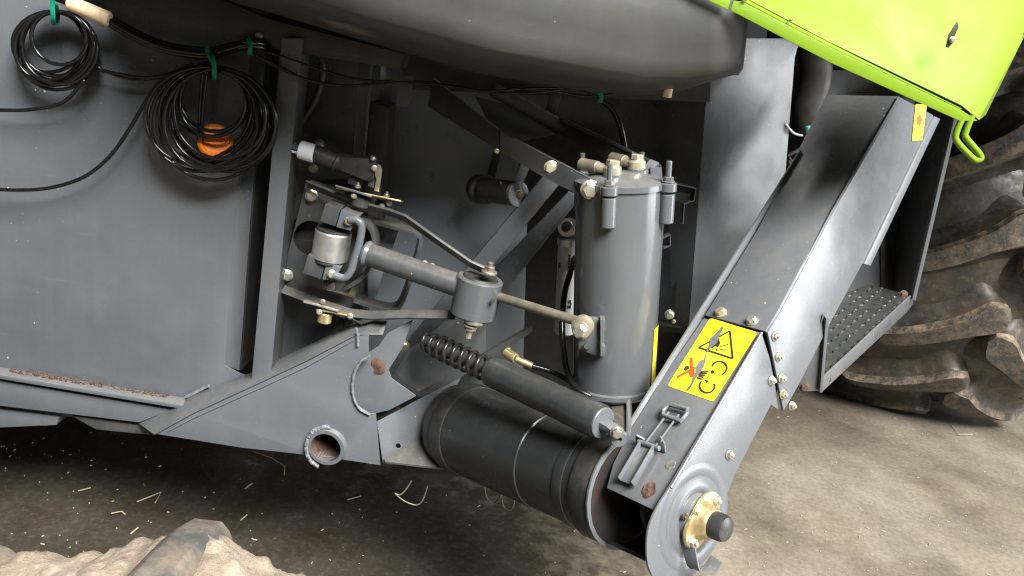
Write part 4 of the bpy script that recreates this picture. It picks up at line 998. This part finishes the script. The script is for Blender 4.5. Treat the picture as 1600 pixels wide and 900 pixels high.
strap('cable_tie', PP([(83, -8), (82, 8), (83, 24), (84, 37), (89, 36), (90, 20), (87, 6)], [-0.05, -0.10, -0.115, -0.10, -0.06, -0.04, -0.04]), 0.010, 0.004, V((1, 0, 0.1)), TIE, c1_, rounds=3)
c2_ = empty('cable_coil', P(330, 90, -0.03), label='larger loose coil of thin black cable with an orange cap showing inside its loops', cat='cable coil', group='black cable coils hanging on the grey panel')
pts = coil(331, 196, 89, 90, 14.4, -0.075, 17, [], [], 12, 0)
tube('cable', spline(pts[::2], 3), 0.0048, BLACKP, c2_, 8)
tube('cable_tail', spline(PP([(300, 108), (262, 118), (243, 136), (222, 168), (200, 205), (170, 246), (130, 277), (80, 293), (30, 297), (-40, 294)], [-0.08] * 3 + [-0.06] * 7), 8), 0.0047, BLACKP, c2_, 8)
tube('cable_tail', spline(PP([(318, 100), (314, 140), (311, 190), (309, 238)], -0.05), 6), 0.004, BLACKP, c2_, 8)
tube('cable_tail', spline(PP([(326, 100), (320, 140), (316, 190), (316, 236)], -0.05), 6), 0.004, BLACKP, c2_, 8)
strap('cable_tie', PP([(322, 80), (330, 86), (334, 100), (335, 122), (329, 121), (328, 104)], [-0.07, -0.12, -0.13, -0.12, -0.06, -0.04]), 0.010, 0.004, V((1, 0, 0)), TIE, c2_, rounds=3)
lathe('orange_cap', P(337, 222, -0.03), V((0.25, -1, 0.3)), [(0, 0), (0, 0.042), (0.012, 0.042), (0.018, 0.036), (0.019, 0.03), (0.014, 0.028), (0.014, 0)], ORANGE, c2_, 36)
cb_ = empty('cable_bundle', P(330, 80, -0.05), label='black hose run with cream cloth tape and green ties under the tank', cat='hose')
for i, (dy, r) in enumerate(((0, 0.0085), (9, 0.008), (5, 0.007))):
    tube('hose', PP([(60, -22 + dy), (120, 4 + dy * .6), (170, 27 + dy), (215, 52 + dy), (262, 71 + dy), (325, 79 + dy), (360, 72 + dy * .8), (392, 66 + dy * .7), (428, 74 + dy * .6), (450, 84 + dy * .5)], [-0.07 - 0.006 * i] * 7 + [-0.08, -0.03, 0.03]), r, BLACKP, cb_, 10, smooth_path=8)
rod('cream_tape', P(107, 4, -0.085), P(172, 31, -0.085), 0.0175, CREAM, cb_, 20, 0.25)
strap('cable_tie', PP([(387, 60), (392, 70), (390, 84), (396, 83), (396, 64)], [-0.10, -0.105, -0.10, -0.06, -0.06]), 0.010, 0.004, V((1, 0, 0)), TIE, cb_, rounds=3)
strap('cable_tie', PP([(322, 74), (328, 88), (332, 97)], [-0.10, -0.105, -0.10]), 0.010, 0.004, V((1, 0, 0)), TIE, cb_, rounds=3)
for pts in ([(392, 76), (440, 88), (510, 112), (560, 124), (620, 128), (700, 134), (760, 142), (830, 138), (880, 138)],
            [(392, 80), (430, 104), (480, 124), (540, 134), (590, 131), (660, 128), (740, 142), (820, 146), (890, 140), (938, 152)],
            [(395, 84), (440, 106), (490, 128), (545, 134), (610, 126)], [(800, 138), (860, 142), (910, 150), (938, 150), (960, 146)]):
    tube('thin_cable', PP(pts, -0.085), 0.0028, BLACKP, cb_, 8, smooth_path=8)
strap('cable_tie', PP([(936, 144), (940, 152), (936, 160)], -0.09), 0.010, 0.004, V((1, 0, 0)), TIE, cb_, rounds=3)

# ================================================================ STRAW ON THE FLOOR
def stalk(pts, label, r=0.0022):
    o = tube('straw_stalk', [PZ(*q, 0.004 + 0.006 * (i % 2)) for i, q in enumerate(pts)], r, STRAW, None, 6)
    prop(o, label=label, cat='straw', group='straw stalks on the concrete')
stalk([(214, 784), (252, 769), (242, 786)], 'bent V shaped straw stalk on the dark concrete')
stalk([(122, 767), (142, 762)], 'short pale straw lying above the V shaped stalk on dark concrete')
stalk([(174, 802), (190, 799), (196, 804)], 'small hooked straw bit below the V shaped stalk')
stalk([(204, 834), (216, 824)], 'short slanting straw bit between muddy tyre and V shaped stalk')
stalk([(382, 764), (394, 755)], 'short straw bit below the beam with the open pipe')
stalk([(542, 781), (564, 775)], 'thin straw lying beside the wire clips under the beam')
stalk([(376, 813), (386, 804)], 'tiny straw bit above the lug of the muddy tyre', 0.002)
stalk([(1486, 664), (1498, 679), (1520, 679)], 'bent greenish straw on concrete before the big wheel')
stalk([(395, 705), (425, 716), (445, 729), (444, 742)], 'long dark bent stalk on concrete below the beam')
bm = bmesh.new()
clumps = [(random.uniform(-50, 1600), random.uniform(640, 900)) for _ in range(12)]
for i in range(380):
    if i % 5 < 2: px_ = random.uniform(-100, 1650); py_ = random.uniform(560, 930)
    else:
        q0 = random.choice(clumps); px_ = random.gauss(q0[0], 130); py_ = random.gauss(q0[1], 35)
    p = PZ(px_, py_, 0.003)
    if p.y > 5 or p.y < -1.5: continue
    d = V((random.uniform(-1, 1), random.uniform(-1, 1), 0)).normalized(); n_ = V((-d.y, d.x, 0)); l_ = random.choice((0.0015, 0.002, 0.002, 0.003, 0.004, 0.007)); w_ = random.uniform(0.001, 0.0022)
    h_ = V((0, 0, random.uniform(0.001, 0.004)))
    vs = [bm.verts.new(p + d * l_ * s + n_ * w_ * t) for s, t in ((-1, -1), (1, -1), (1, 1), (-1, 1))] + [bm.verts.new(p + d * l_ * 0.7 * s + h_) for s in (-1, 1)]
    for f in ((0, 1, 5, 4), (1, 2, 5), (2, 3, 4, 5), (3, 0, 4)): bm.faces.new([vs[k] for k in f])
prop(link('chaff', bm, STRAW), label='loose chaff and grain husks scattered over the concrete', kind='stuff')
